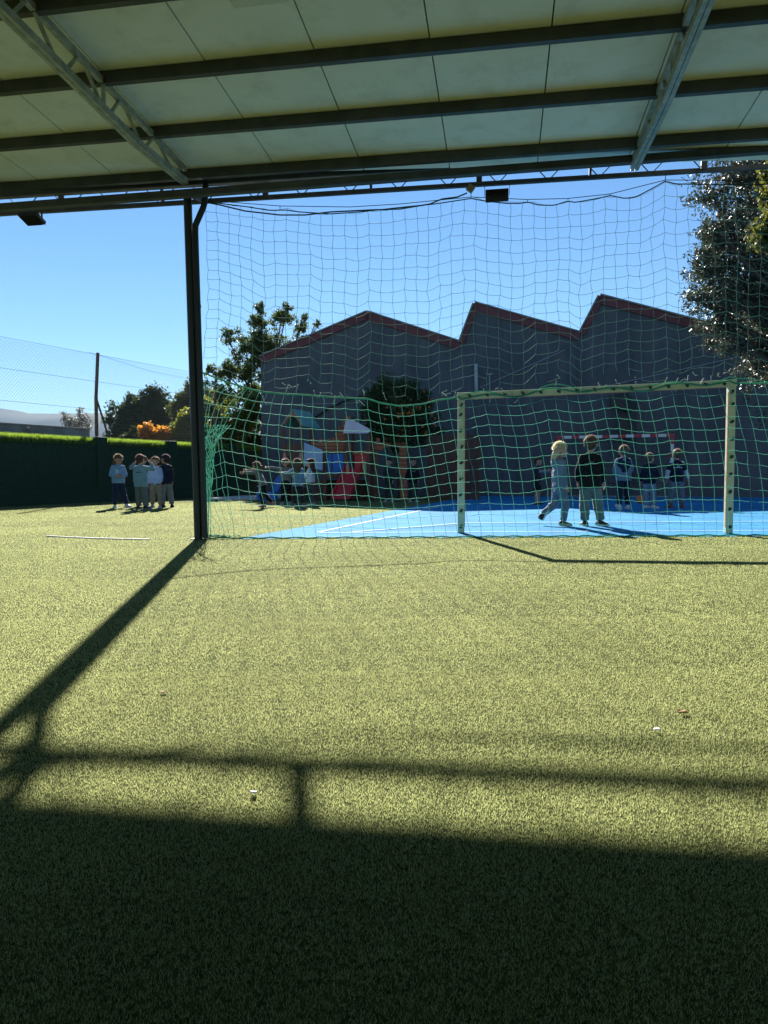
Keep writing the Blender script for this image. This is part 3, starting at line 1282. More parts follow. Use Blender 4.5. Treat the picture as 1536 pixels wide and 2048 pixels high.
for px in (197, -260, 560):
    x = along(px) if px == 197 else (along(197) - 4.4 if px < 0 else along(197) + 5.2)
    mb = MB()
    mb.bar((x - .06, -.03, 1.0), (x - .04, -.03, 2.95), .07, .07, (0, 1, 0))
    mb.bar((x - .04, -.03, 2.93), (x + .07, -.03, FT + .02), .065, .065, (0, 1, 0))
    pt = put('post', mb, M['rust'], fence)
    mb = MB()
    mb.tube([(x, .03, 3.0), (x + .62, .05, 1.4)], .028, 8)
    put('brace', mb, M['steel_dark'], pt)
cw = thing('concrete_wall', 'bare grey concrete wall behind the turf wall, below the fence', 'wall', f0, wrz)
mb = MB()
mb.box(((along(190) - 4.5) / 2, .25, 1.01), (along(190) + 4.5, .18, 2.02))
put('wall_body', mb, M['concrete'], cw)
mb = MB()
mb.box(((along(190) - 4.5) / 2, .25, 2.045), (along(190) + 4.5, .24, .05))
put('coping', mb, M['concrete'], cw, bevel=.01)


# ------------------------------------------------------------------ plants
def leaf_mesh(name, pos, size, aspect=.42, droop=0.0, flat=.0):
    n = len(pos)
    size = np.broadcast_to(np.asarray(size, float), (n,)) * rng.uniform(.7, 1.25, n)
    d = rng.normal(0, 1, (n, 3))
    d[:, 2] = d[:, 2] * (1 - flat) - droop
    d /= np.linalg.norm(d, axis=1, keepdims=True)
    r = rng.normal(0, 1, (n, 3))
    s = np.cross(d, r)
    s /= np.linalg.norm(s, axis=1, keepdims=True) + 1e-9
    nn = np.cross(s, d)
    L = size[:, None]
    W = L * aspect * .5
    base = pos - d * L * .5
    tip = pos + d * L * .5 - nn * L * .1
    v = np.stack([base, pos + s * W + nn * L * .06, tip, pos - s * W + nn * L * .06], 1).reshape(-1, 3)
    f = np.arange(4 * n).reshape(-1, 4)
    return arr_mesh(name, v, f)


def cluster_pts(clusters, n):
    w = np.array([c[1][0] * c[1][1] * c[1][2] for c in clusters]) ** .66
    w *= rng.uniform(.3, 1.8, len(w))
    w /= w.sum()
    out = []
    for c, k in zip(clusters, (w * n).astype(int)):
        u = rng.normal(0, 1, (k, 3))
        u /= np.linalg.norm(u, axis=1, keepdims=True)
        rr = rng.random(k) ** .8 * 1.35
        out.append(np.array(c[0]) + u * rr[:, None] * np.array(c[1]))
    return np.concatenate(out)


def tree(name, label, cat, base, trunk_h, r0, clusters, n, leaf, m, group=None, aspect=.42, sub=9, spray=.42, limbs=True, droop=0.0, stems=1):
    """clusters in metres relative to base; each is broken into small sprays"""
    base = Vector(base)
    t = thing(name, label, cat, base, 0, group)
    cl = []
    for c, r in clusters:
        c = np.array(c, float)
        r = np.array(r if isinstance(r, (tuple, list)) else (r, r, r), float)
        for k in range(sub * 4):
            u = rng.normal(0, 1, 3)
            u /= np.linalg.norm(u)
            q = c + u * r * rng.uniform(.25, 1.2)
            sr = r.mean() * spray * rng.uniform(.55, 1.15)
            cl.append((q, (sr * rng.uniform(.5, 1.6), sr * rng.uniform(.5, 1.6), sr * rng.uniform(.4, 1.3))))
    pos = cluster_pts(cl, n)
    pos = pos[pos[:, 2] > .05]
    link('crown', leaf_mesh('crown', pos, leaf, aspect, droop), m, t)
    mb = MB()
    for s in range(stems):
        ox = 0 if stems == 1 else rng.normal(0, .12)
        mid = Vector((ox + rng.normal(0, .05), rng.normal(0, .05), trunk_h * .5))
        top = Vector((ox * 2 + rng.normal(0, .08), rng.normal(0, .08), trunk_h))
        mb.tube([(ox, 0, -.05), mid, top], [r0, r0 * .8, r0 * .6], 9)
        if limbs:
            for c, r in clusters:
                c = Vector(c)
                m1 = top.lerp(c, .5) + Vector((rng.normal(0, .12), rng.normal(0, .12), rng.normal(0, .08)))
                mb.tube([top * .96, m1, c], [r0 * .42, r0 * .28, r0 * .10], 6)
                for k in range(4):
                    u = Vector(rng.normal(0, 1, 3)).normalized()
                    rr = r if not isinstance(r, (tuple, list)) else sum(r) / 3
                    mb.tube([c.lerp(m1, .3), c + u * rr * .8], [r0 * .12, r0 * .04], 5)
    put('trunk', mb, M['bark'], t, smooth=True)
    return t


def clp(base, Y, spec):
    """clusters from surveyed (px,py,rpx) at depth Y, relative to base"""
    out = []
    for px, py, r, *rest in spec:
        yy = Y + (rest[0] if rest else 0)
        p = at_y(px, py, yy) - Vector(base)
        rr = r * yy / FPX
        out.append((tuple(p), rr))
    return out


b = Vector((at_y(282, 900, 31).x, 31, 0))
tree('round_tree', 'dense round dark green tree behind the fence, rising over the orange bush', 'tree', b, 1.6, .16,
     clp(b, 31, [(258, 832, 30), (300, 815, 34), (330, 835, 28), (236, 855, 24), (285, 860, 36), (335, 865, 26), (312, 790, 18)]), 26000, .16, M['leaf_dark'], 'trees behind the wall')
b = Vector((at_y(380, 900, 29).x, 29, 0))
tree('round_tree', 'bushy mid green tree partly hidden by the dark post', 'tree', b, 1.6, .15,
     clp(b, 29, [(370, 800, 26), (360, 850, 28), (400, 790, 28), (405, 840, 34), (440, 800, 26), (385, 875, 24)]), 22000, .15, M['leaf_mid'], 'trees behind the wall')
b = Vector((at_y(520, 900, 30).x, 30, 0))
tree('tall_tree', 'tall airy tree with leafy sprays rising past the hall roof edge', 'tree', b, 3.0, .17,
     clp(b, 30, [(515, 640, 20), (520, 615, 11), (562, 640, 20), (575, 615, 11), (490, 690, 26), (455, 672, 14), (530, 690, 30), (600, 655, 13), (555, 700, 28), (636, 648, 8), (490, 740, 28), (450, 745, 22), (425, 740, 12), (530, 745, 34), (500, 785, 30), (600, 690, 26), (610, 635, 8)]), 17000, .15, M['leaf_mid'], 'trees behind the wall', spray=.36, sub=8, aspect=.4)
b = Vector((at_y(468, 900, 25.6).x, 25.6, 0))
tree('leafy_shrub', 'yellow green shrub glowing in the sun beside the hall corner', 'shrub', b, 1.4, .07,
     clp(b, 25.6, [(440, 850, 24), (475, 830, 28), (500, 810, 20), (510, 795, 14), (455, 880, 24), (420, 815, 20), (490, 850, 22), (420, 870, 20), (440, 790, 16), (515, 830, 12)]), 12000, .13, M['leaf_yellow'], None, spray=.4, stems=3)
b = Vector((at_y(312, 900, 26).x, 26, 0))
tree('orange_bush', 'bush with orange autumn leaves just over the turf wall', 'bush', b, 1.2, .05,
     clp(b, 26, [(296, 862, 14), (315, 870, 18), (335, 876, 14), (302, 882, 14), (325, 888, 14), (283, 880, 8)]), 3200, .13, M['leaf_orange'], None, aspect=.6, stems=3)
b = Vector((at_y(262, 900, 25).x, 25, 0))
tree('low_shrub', 'small dark rounded shrub between the fence brace and the orange bush', 'shrub', b, 1.0, .05,
     clp(b, 25, [(266, 872, 14), (250, 878, 10), (240, 885, 8)]), 3000, .09, M['leaf_dark'], None, stems=2)
b = Vector((at_y(365, 900, 26).x, 26, 0))
tree('low_shrub', 'bright leafy shrub behind the turf wall beside the dark post', 'shrub', b, 1.0, .05,
     clp(b, 26, [(365, 860, 16), (380, 835, 18), (350, 878, 12), (372, 885, 14)]), 4500, .12, M['leaf_yellow'], None, stems=2)
b = Vector((at_y(505, 900, 27).x, 27, 0))
tree('dark_hedge_shrub', 'tall dark shrub filling the corner between turf wall and grey hall', 'shrub', b, 1.6, .06,
     clp(b, 27, [(500, 850, 22), (510, 880, 22), (495, 905, 24), (512, 930, 24), (500, 955, 22), (480, 880, 22)]), 9000, .13, M['leaf_dark'], None, stems=3)
b = Vector((at_y(155, 900, 23).x, 23, 0))
tree('pale_shrub', 'thin shrub with pale sprigs in front of the blue hills', 'shrub', b, 1.3, .035,
     clp(b, 23, [(135, 840, 11), (150, 850, 14), (165, 838, 11), (176, 850, 12), (160, 820, 6), (128, 826, 5)]), 1500, .08, M['leaf_pale'], None, spray=.6, stems=4)
for px in (58, 80):
    x = along(px)
    b = f0 + wdir * x + wn_ * .02
    b = Vector((b.x, b.y, 1.38))
    t = thing('wall_weed', 'dry weed against the concrete wall, ' + ('the one nearer the fence post' if px == 80 else 'the taller one farther from the post'), 'weed', b, 0, 'dry weeds on the wall')
    hh = .62 if px == 58 else .5
    pos = np.stack([rng.normal(0, .06, 70), rng.normal(0, .04, 70), rng.uniform(.2, hh, 70)], 1)
    link('leaves', leaf_mesh('leaves', pos, .05, .5), M['leaf_pale'], t)
    mb = MB()
    for k in range(4):
        mb.tube([(0, 0, 0), (rng.normal(0, .05), rng.normal(0, .02), hh)], [.008, .003], 4)
    put('stem', mb, M['bark'], t)

# orange tree by the castle
oy = 19.9
b = Vector((at_y(800, 900, oy).x, oy, 0))
ot = tree('orange_tree', 'round orange tree dotted with small fruit in front of the hall', 'tree', b, 1.5, .07,
          clp(b, oy, [(795, 790, 38), (760, 800, 28), (835, 800, 32), (795, 830, 48), (750, 838, 28), (845, 838, 30), (800, 862, 40), (760, 865, 24), (845, 862, 24), (880, 862, 9)]), 24000, .095, M['leaf_dark'], None, aspect=.5, spray=.4)
fruit = MB()
fruit.ell((0, 0, 0), .036, n=8, m=6)
fm = fruit.mesh('orange')
fm.materials.append(M['orange'])
fm.polygons.foreach_set('use_smooth', np.ones(len(fm.polygons), bool))
for k in range(46):
    px, py = rng.normal(800, 42), rng.normal(838, 30)
    if ((px - 800) / 88) ** 2 + ((py - 830) / 62) ** 2 > 1:
        continue
    p = at_y(px, py, oy - .75 + .5 * (((px - 800) / 88) ** 2 + ((py - 830) / 62) ** 2)) - b
    o = bpy.data.objects.new('orange', fm)
    C.objects.link(o)
    o.parent = ot
    o.location = p

# big glossy evergreen at the edge
by_ = 14.5
b = Vector((at_y(1640, 900, by_).x, by_, 0))
spec = [(1560, 330, 90, .4), (1480, 350, 55), (1420, 385, 38), (1520, 430, 85, .3), (1440, 440, 45, -.2), (1430, 490, 50), (1405, 520, 34, -.3), (1500, 520, 85, .2), (1420, 565, 46), (1470, 590, 75), (1395, 600, 30), (1560, 560, 95), (1540, 640, 80, .3), (1440, 650, 42), (1660, 450, 150), (1660, 620, 140), (1470, 690, 30, -.5), (1540, 720, 60, .4), (1640, 760, 110), (1430, 460, 26, -.5)]
tree('evergreen_tree', 'large dark glossy evergreen tree in front of the hall, seen through the net', 'tree', b, 2.6, .2, clp(b, by_, spec), 84000, .08, M['leaf_big'], None, spray=.36, sub=9)
# outlying twigs
by2 = 11.2
b = Vector((at_y(1640, 900, by2).x, by2, 0))
tree('leafy_tree', 'yellow green tree with drooping oval leaves in front of the large evergreen', 'tree', b, 2.8, .09,
     clp(b, by2, [(1520, 468, 26), (1545, 440, 30), (1535, 395, 16), (1560, 350, 36), (1545, 345, 20), (1590, 470, 40), (1570, 410, 36), (1620, 380, 60), (1530, 490, 12)]), 5500, .10, M['leaf_olive'], None, aspect=.5, droop=.8)

# ------------------------------------------------------------------ playground castle
PY = 19.4
cas = thing('play_castle', 'wooden play castle with teal peaked tower, orange battlements and red slide', 'playhouse', (at_y(660, 1000, PY).x, PY, 0), 0)


def CP(px, py, Y=PY):
    p = at_y(px, py, Y)
    p.z = max(p.z, 0.0)
    return p


def cpost(px, y0, y1, w=.09, Y=PY, m='wood_brown', name='post'):
    a = CP(px, y0, Y)
    mb = MB()
    mb.box((a.x, Y, (a.z + CP(px, y1, Y).z) / 2), (w, w, a.z - CP(px, y1, Y).z))
    return put(name, mb, M[m], cas, world=True, bevel=.008)


def cpanel(name, pts, Y, th, m, bev=.006):
    mb = MB()
    mb.prism([CP(x, y, Y) for x, y in pts], (0, th, 0))
    return put(name, mb, M[m], cas, world=True, bevel=bev)


# tower with peaked roof
for px, Y in ((566, PY - .1), (602, PY - .1), (581, PY + .7), (622, PY + .7)):
    cpost(px, 848, 1004, .085, Y)
cpanel('gable_arch', [(564, 848), (572, 834), (585, 821), (598, 834), (604, 850), (599, 849), (593, 838), (585, 831), (577, 838), (570, 849)], PY - .2, .06, 'wood_orange')
mb = MB()
for s in (0, 1):
    A = CP(585, 820, PY - .22)
    Bq = CP(606 if s else 562, 853, PY - .22)
    dep = Vector((.38, .95, 0))
    n = Vector((0, 0, .03))
    mb.add([A, Bq, Bq + dep, A + dep, A + n, Bq + n, Bq + dep + n, A + dep + n], [(0, 1, 2, 3), (4, 7, 6, 5), (0, 4, 5, 1), (1, 5, 6, 2), (2, 6, 7, 3), (3, 7, 4, 0)])
put('tower_roof', mb, M['teal_sheet'], cas, world=True)
for k, px in enumerate((570, 577, 584, 591, 598)):
    cpanel('railing_board', [(px - 2.6, 888), (px + 2.6, 888), (px + 2.6, 925), (px - 2.6, 925)], PY - .12, .03, 'wood_brown', 0)
cpanel('finial', [(566, 925), (566, 910), (569, 902), (572, 910), (572, 925)], PY - .26, .03, 'finial_pink')
cpanel('finial', [(598, 925), (598, 910), (601.5, 902), (605, 910), (605, 925)], PY - .26, .03, 'finial_pink')
for y in (934, 948, 962, 976):
    cpanel('wall_board', [(562, y), (626, y), (626, y + 12), (562, y + 12)], PY + .05, .03, 'wood_dark', 0)
cpanel('pale_panel', [(608, 885), (645, 900), (645, 941), (608, 931)], PY - .32, .03, 'paleblue_sheet')
# battlements
cren = [(622, 905)]
for k in range(5):
    x = 622 + k * 16
    cren += [(x, 878), (x + 8, 878), (x + 8, 886), (x + 16, 886)]
cren += [(702, 905)]
cpanel('battlement', cren, PY + .02, .05, 'wood_orange')
step = [(664, 886), (664, 876), (670, 876), (670, 864), (677, 864), (677, 852), (684, 852), (684, 842), (690, 842), (690, 832), (700, 832), (700, 840), (708, 840), (708, 858), (700, 858), (690, 886)]
cpanel('stepped_gable', step, PY + .1, .05, 'wood_orange')
# scored brick courses on the orange boards
for y in (845, 854, 863, 872, 881):
    x0 = {845: 684, 854: 678, 863: 671, 872: 670, 881: 664}[y]
    cpanel('brick_course', [(x0, y), (700 if y < 860 else 694, y), (700 if y < 860 else 694, y + 1.6), (x0, y + 1.6)], PY + .085, .012, 'wood_brown', 0)
for y in (892, 898):
    cpanel('brick_course', [(624, y), (700, y), (700, y + 1.4), (624, y + 1.4)], PY + .008, .01, 'wood_brown', 0)
mb = MB()
q = [(691, 841), (706, 840), (740, 858), (740, 864), (734, 867), (686, 867)]
mb.prism([CP(x, y, PY - .35) for x, y in q], (0, .04, 0))
put('lilac_roof', mb, M['lilac_sheet'], cas, world=True, bevel=.015)
for px, y0, Y in ((649, 898, PY - .1), (691, 868, PY - .1), (737, 862, PY - .1), (706, 868, PY + .6), (744, 862, PY + .6)):
    cpost(px, y0, 1004, .09, Y)
cpanel('curtain_panel', [(654, 908), (662, 908), (663, 948), (655, 948)], PY - .12, .03, 'blue_sheet')
cpanel('curtain_panel', [(665, 908), (687, 908), (687, 948), (666, 948)], PY - .12, .03, 'blue_sheet')
cpanel('platform', [(645, 948), (740, 946), (740, 953), (645, 955)], PY - .16, .9, 'wood_brown')
for k in range(5):
    y = 958 + k * 9
    cpanel('wall_board', [(622, y), (646, y), (646, y + 8), (622, y + 8)], PY - .1, .03, 'wood_dark', 0)
cpanel('back_board', [(652, 960), (738, 960), (738, 1003), (652, 1003)], PY + .7, .03, 'wood_dark', 0)
cpanel('slide_gate', [(709, 906), (740, 904), (740, 912), (733, 914), (731, 946), (710, 946)], PY - .14, .04, 'slide_red')
cpanel('gate_frame', [(706, 903), (743, 901), (743, 908), (706, 909)], PY - .18, .03, 'wood_orange')
cpanel('finial', [(692, 946), (692, 932), (695, 923), (698, 932), (698, 946)], PY - .3, .03, 'finial_pink')
cpanel('finial', [(727, 947), (727, 932), (730, 922), (733, 932), (733, 947)], PY - .3, .03, 'finial_green')
# slide chute with raised sides
mb = MB()
tp0, tp1 = CP(692, 945, PY - .2), CP(722, 945, PY - .2)
bt0, bt1 = ground(664, 1003.5), ground(697, 1003.5)
nseg = 9
L0, L1 = [], []
for i in range(nseg + 1):
    t = i / nseg
    e = t if t < .8 else .8 + (t - .8)
    a, b_ = tp0.lerp(bt0, t), tp1.lerp(bt1, t)
    zz = tp0.z * (1 - t) ** 1.15 + .10
    a.z = b_.z = zz
    L0.append(a)
    L1.append(b_)
for i in range(nseg):
    up = Vector((0, 0, .13))
    dn = Vector((0, 0, -.03))
    for a, b_, c_, d_ in ((L0[i] + dn, L1[i] + dn, L1[i + 1] + dn, L0[i + 1] + dn),):
        mb.add([a, b_, c_, d_, L0[i], L1[i], L1[i + 1], L0[i + 1]], [(0, 3, 2, 1), (4, 5, 6, 7), (0, 1, 5, 4), (2, 3, 7, 6)])
    for S, off in ((L0, -.03), (L1, .03)):
        a, c_ = S[i], S[i + 1]
        o = Vector((off, 0, 0))
        mb.add([a + dn, c_ + dn, c_ + up, a + up, a + o + dn, c_ + o + dn, c_ + o + up, a + o + up], [(0, 1, 2, 3), (4, 7, 6, 5), (3, 2, 6, 7), (0, 4, 5, 1), (0, 3, 7, 4), (1, 5, 6, 2)])
put('slide', mb, M['slide_red'], cas, world=True, smooth=False)
# orange brick arch to the side
cren = [(748, 900), (748, 886)]
for k in range(4):
    x = 752 + k * 15
    cren += [(x, 886), (x, 876), (x + 8, 876), (x + 8, 884)]
cren += [(813, 884), (813, 896), (770, 894), (764, 900)]
cpanel('arch_band', cren, PY + .05, .06, 'wood_orange')
cpanel('arch_pillar', [(798, 894), (813, 894), (815, 1003), (801, 1003)], PY + .05, .06, 'wood_orange')
cpanel('arch_pillar', [(748, 898), (757, 898), (757, 1003), (748, 1003)], PY + .05, .06, 'wood_brown')
for y in range(902, 1000, 9):
    cpanel('brick_course', [(799, y), (814, y), (814, y + 1.5), (799, y + 1.5)], PY + .04, .012, 'wood_brown', 0)
cpanel('brick_course', [(750, 889), (812, 889), (812, 890.5), (750, 890.5)], PY + .04, .012, 'wood_brown', 0)

# dark board fence beside the castle
bf0 = CP(853, 1003, 19.6)
bf = thing('board_fence', 'dark brown board playhouse wall behind the near goal post', 'fence', bf0, -YAW)
k = 0
x = 0.0
while x < 1.52:
    mb = MB()
    h = 1.80 + .05 * ((k * 37) % 5) / 5
    w = .086
    mb.prism([(x, 0, 0), (x + w, 0, 0), (x + w, 0, h - .06), (x + w / 2, 0, h), (x, 0, h - .06)], (0, .025, 0))
    put('board', mb, M['wood_dark'], bf, bevel=.004)
    x += .096
    k += 1
for z in (.35, 1.35):
    mb = MB()
    mb.box((.76, .05, z), (1.52, .04, .08))
    put('rail', mb, M['wood_brown'], bf)

# blue plastic rocker seat by the girls
rk = thing('rocker_toy', 'blue plastic rocking seat behind the running girls', 'toy', ground(534, 1003), 0)
mb = MB()
mb.prism([(-.26, -.15, .08), (-.2, -.15, .02), (.2, -.15, .02), (.27, -.15, .08), (.27, -.15, .24), (.05, -.15, .26), (-.1, -.15, .22), (-.26, -.15, .28)], (0, .3, 0))
put('seat', mb, M['toy_blue'], rk, bevel=.03)
mb = MB()
mb.prism([(.16, -.14, .26), (.30, -.14, .24), (.42, -.14, .42), (.44, -.14, .66), (.36, -.14, .72), (.22, -.14, .56)], (0, .28, 0))
put('backrest', mb, M['toy_blue'], rk, bevel=.03)
mb = MB()
mb.tube([(-.2, -.2, .42), (-.2, .2, .42)], .018, 8)
mb.tube([(-.2, 0, .24), (-.2, 0, .42)], .02, 8)
put('handle', mb, M['white'], rk)

# ------------------------------------------------------------------ small things on the turf
bl = ground(1281, 1008)
bo = MB()
bo.ell((0, 0, 0), .098, n=24, m=16)
ball = put('ball', bo, M['ball'], None, smooth=True)
ball.location = (bl.x, bl.y, .105)
tag(ball, 'orange ball on the blue court between two boys', 'ball')
seam = MB()
sp = [ground(92, 1074), ground(150, 1077), ground(200, 1079), ground(250, 1080), ground(300, 1081)]
for i in range(len(sp) - 1):
    a, b2 = sp[i], sp[i + 1]
    seam.bar(a + Vector((0, 0, .015)), b2 + Vector((0, 0, .012)), .022, .012)
sm = put('turf_seam', seam, M['white'], None)  # curled turf edge; its bright highlight is put in as white colour
tag(sm, 'thin curled turf seam, its highlight coloured white, beside the dark post', 'turf seam')


def scrap(name, label, px, py, size, m, cat, n=6):
    p = ground(px, py)
    mb = MB()
    pts = []
    for k in range(n):
        a = 2 * math.pi * k / n
        rr = size * random.uniform(.5, 1)
        pts.append((math.cos(a) * rr, math.sin(a) * rr * .7, .011 + random.uniform(0, size * .5)))
    mb.add(pts + [(x, y, z - .003) for x, y, z in pts], [tuple(range(n)), tuple(reversed(range(n, 2 * n)))] + [(i, i + n, (i + 1) % n + n, (i + 1) % n) for i in range(n)])
    o = put(name, mb, m, None)
    o.location = (p.x, p.y, .002)
    tag(o, label, cat)


scrap('paper_scrap', 'small white paper scrap near the shadow bar on the turf', 508, 1596, .012, M['litter_white'], 'litter')
scrap('paper_scrap', 'tiny white scrap on the sunlit turf, below the dry red leaf', 1313, 1468, .012, M['litter_white'], 'litter')
scrap('dry_leaf', 'small brown dry leaf on the sunlit turf near the post shadow', 327, 1391, .016, M['litter_leaf'], 'leaf')
scrap('dry_leaf', 'long reddish dry leaf on the sunlit turf above a white scrap', 1365, 1433, .017, M['litter_leaf'], 'leaf')

# turf pile: real fibres, thinning out with distance
parts = []
Dn = np.array([.7, 1.2, 1.8, 2.6, 3.6, 5.0, 7.0, 10.0, 14.0, 19.0])
for d0, d1 in zip(Dn[:-1], Dn[1:]):
    dens = min(84000, 200000 / ((d0 + d1) / 2) ** 1.7)
    wx = .60 * d1 + .7
    n = int(dens * (d1 - d0) * 2 * wx)
    x = rng.uniform(-wx, wx, n)
    y = rng.uniform(d0, d1, n)
    dl = (d0 + d1) / 2
    # leave out the court and what lies beyond the bank wall
    e = near.normalized()
    side = (x - a0.x) * (-e.y) + (y - a0.y) * e.x
    cs = (x - a0.x) * ct_dir.y - (y - a0.y) * ct_dir.x
    ok = ~((side > 0) & (cs > 0))
    ws = (x - wa.x) * wdir.y - (y - wa.y) * wdir.x
    ok &= ws > .05
    x, y = x[ok], y[ok]
    n = len(x)
    h = rng.uniform(.0045, .0085, n) * (1 + .03 * dl)
    w = np.full(n, .00045 + .00024 * dl)
    v, f = blades(n, np.stack([x, y, np.full(n, .003)], 1), h, w, rng.uniform(.001, .006, n))
    parts.append(v)
v = np.concatenate(parts)
kind(link('grass', arr_mesh('grass', v, np.arange(len(v)).reshape(-1, 3)), M['blade']), 'stuff')
# ------------------------------------------------------------------ children
SK = {}


def skin(c):
    return mat('skin', c, tuple(x * .9 for x in c), 6, .5, 0, 40, 0, .35, .12, (c[0], c[1] * .55, c[2] * .4))


def cloth(name, c, k=.82):
    m = mat(name, c, tuple(x * k for x in c), 9, .85, .35, 45, 0, .2, .10)
    p = m.node_tree.nodes['Principled BSDF']
    p.inputs['Sheen Weight'].default_value = .55
    p.inputs['Sheen Roughness'].default_value = .35
    p.inputs['Sheen Tint'].default_value = (min(1, c[0] + .45), min(1, c[1] + .45), min(1, c[2] + .45), 1)
    return m


M['skin_a'] = skin((.52, .31, .22))
M['skin_b'] = skin((.40, .22, .15))
M['eye'] = mat('dark_eye', (.02, .014, .012), None, rough=.3)
M['lip'] = mat('lip', (.42, .16, .14), None, rough=.5)
HAIRC = {'brown': ((.045, .024, .014), (.10, .055, .03)), 'dark': ((.014, .010, .008), (.04, .026, .02)), 'light': ((.085, .055, .034), (.17, .115, .07)), 'blond': ((.34, .25, .15), (.52, .41, .27)), 'auburn': ((.055, .029, .018), (.11, .06, .036))}
for k, (a, b) in HAIRC.items():
    M['hair_' + k] = mat(k + '_hair', a, b, 30, .62, .4, 90, 0, .3, .25, tuple(min(.8, x * 1.5) for x in b))
    M['strand_' + k] = mat(k + '_hair_strand', a, b, island=True, rough=.4, spec=.5, transl=.6, tcol=tuple(min(.9, x * 1.7 + .10) for x in b))
for k, c in {'lightblue': (.20, .34, .50), 'teal': (.22, .38, .42), 'greyblue': (.17, .24, .31), 'paleblue': (.36, .46, .72), 'navy': (.012, .018, .042), 'black': (.010, .010, .012), 'grey': (.19, .21, .22), 'greygreen': (.16, .19, .17), 'darkgrey': (.075, .085, .095), 'beige': (.28, .25, .19), 'denim': (.018, .030, .070), 'greywool': (.20, .215, .20), 'white': (.62, .64, .70), 'slate': (.15, .19, .24), 'skyjean': (.19, .28, .37), 'charcoal': (.035, .036, .042), 'camo': (.28, .29, .30)}.items():
    M['c_' + k] = cloth(k + '_cloth', c)
for k, c in {'white': (.62, .62, .60), 'black': (.016, .016, .018), 'brown': (.20, .075, .030), 'pink': (.40, .16, .14), 'greyshoe': (.26, .28, .28)}.items():
    M['s_' + k] = mat(k + '_shoe', c, tuple(x * .8 for x in c), 14, .6, .2, 60)


def remeshed(mb, voxel, smooth=4, folds=0.0):
    me = mb.mesh('tmp')
    o = bpy.data.objects.new('tmp', me)
    C.objects.link(o)
    r = o.modifiers.new('r', 'REMESH')
    r.mode = 'VOXEL'
    r.voxel_size = voxel
    r.use_smooth_shade = True
    if smooth:
        s = o.modifiers.new('s', 'SMOOTH')
        s.factor = .5
        s.iterations = smooth
    if folds:
        tx = bpy.data.textures.get('folds') or bpy.data.textures.new('folds', 'CLOUDS')
        tx.noise_scale = .055
        tx.noise_depth = 2
        d = o.modifiers.new('d', 'DISPLACE')
        d.texture = tx
        d.strength = folds
        d.mid_level = .5
        d.texture_coords = 'LOCAL'
    dg = bpy.context.evaluated_depsgraph_get()
    ev = o.evaluated_get(dg)
    out = bpy.data.meshes.new_from_object(ev)
    bpy.data.objects.remove(o)
    bpy.data.meshes.remove(me)
    out.materials.clear()
    return out


def V(*a):
    return Vector(a)


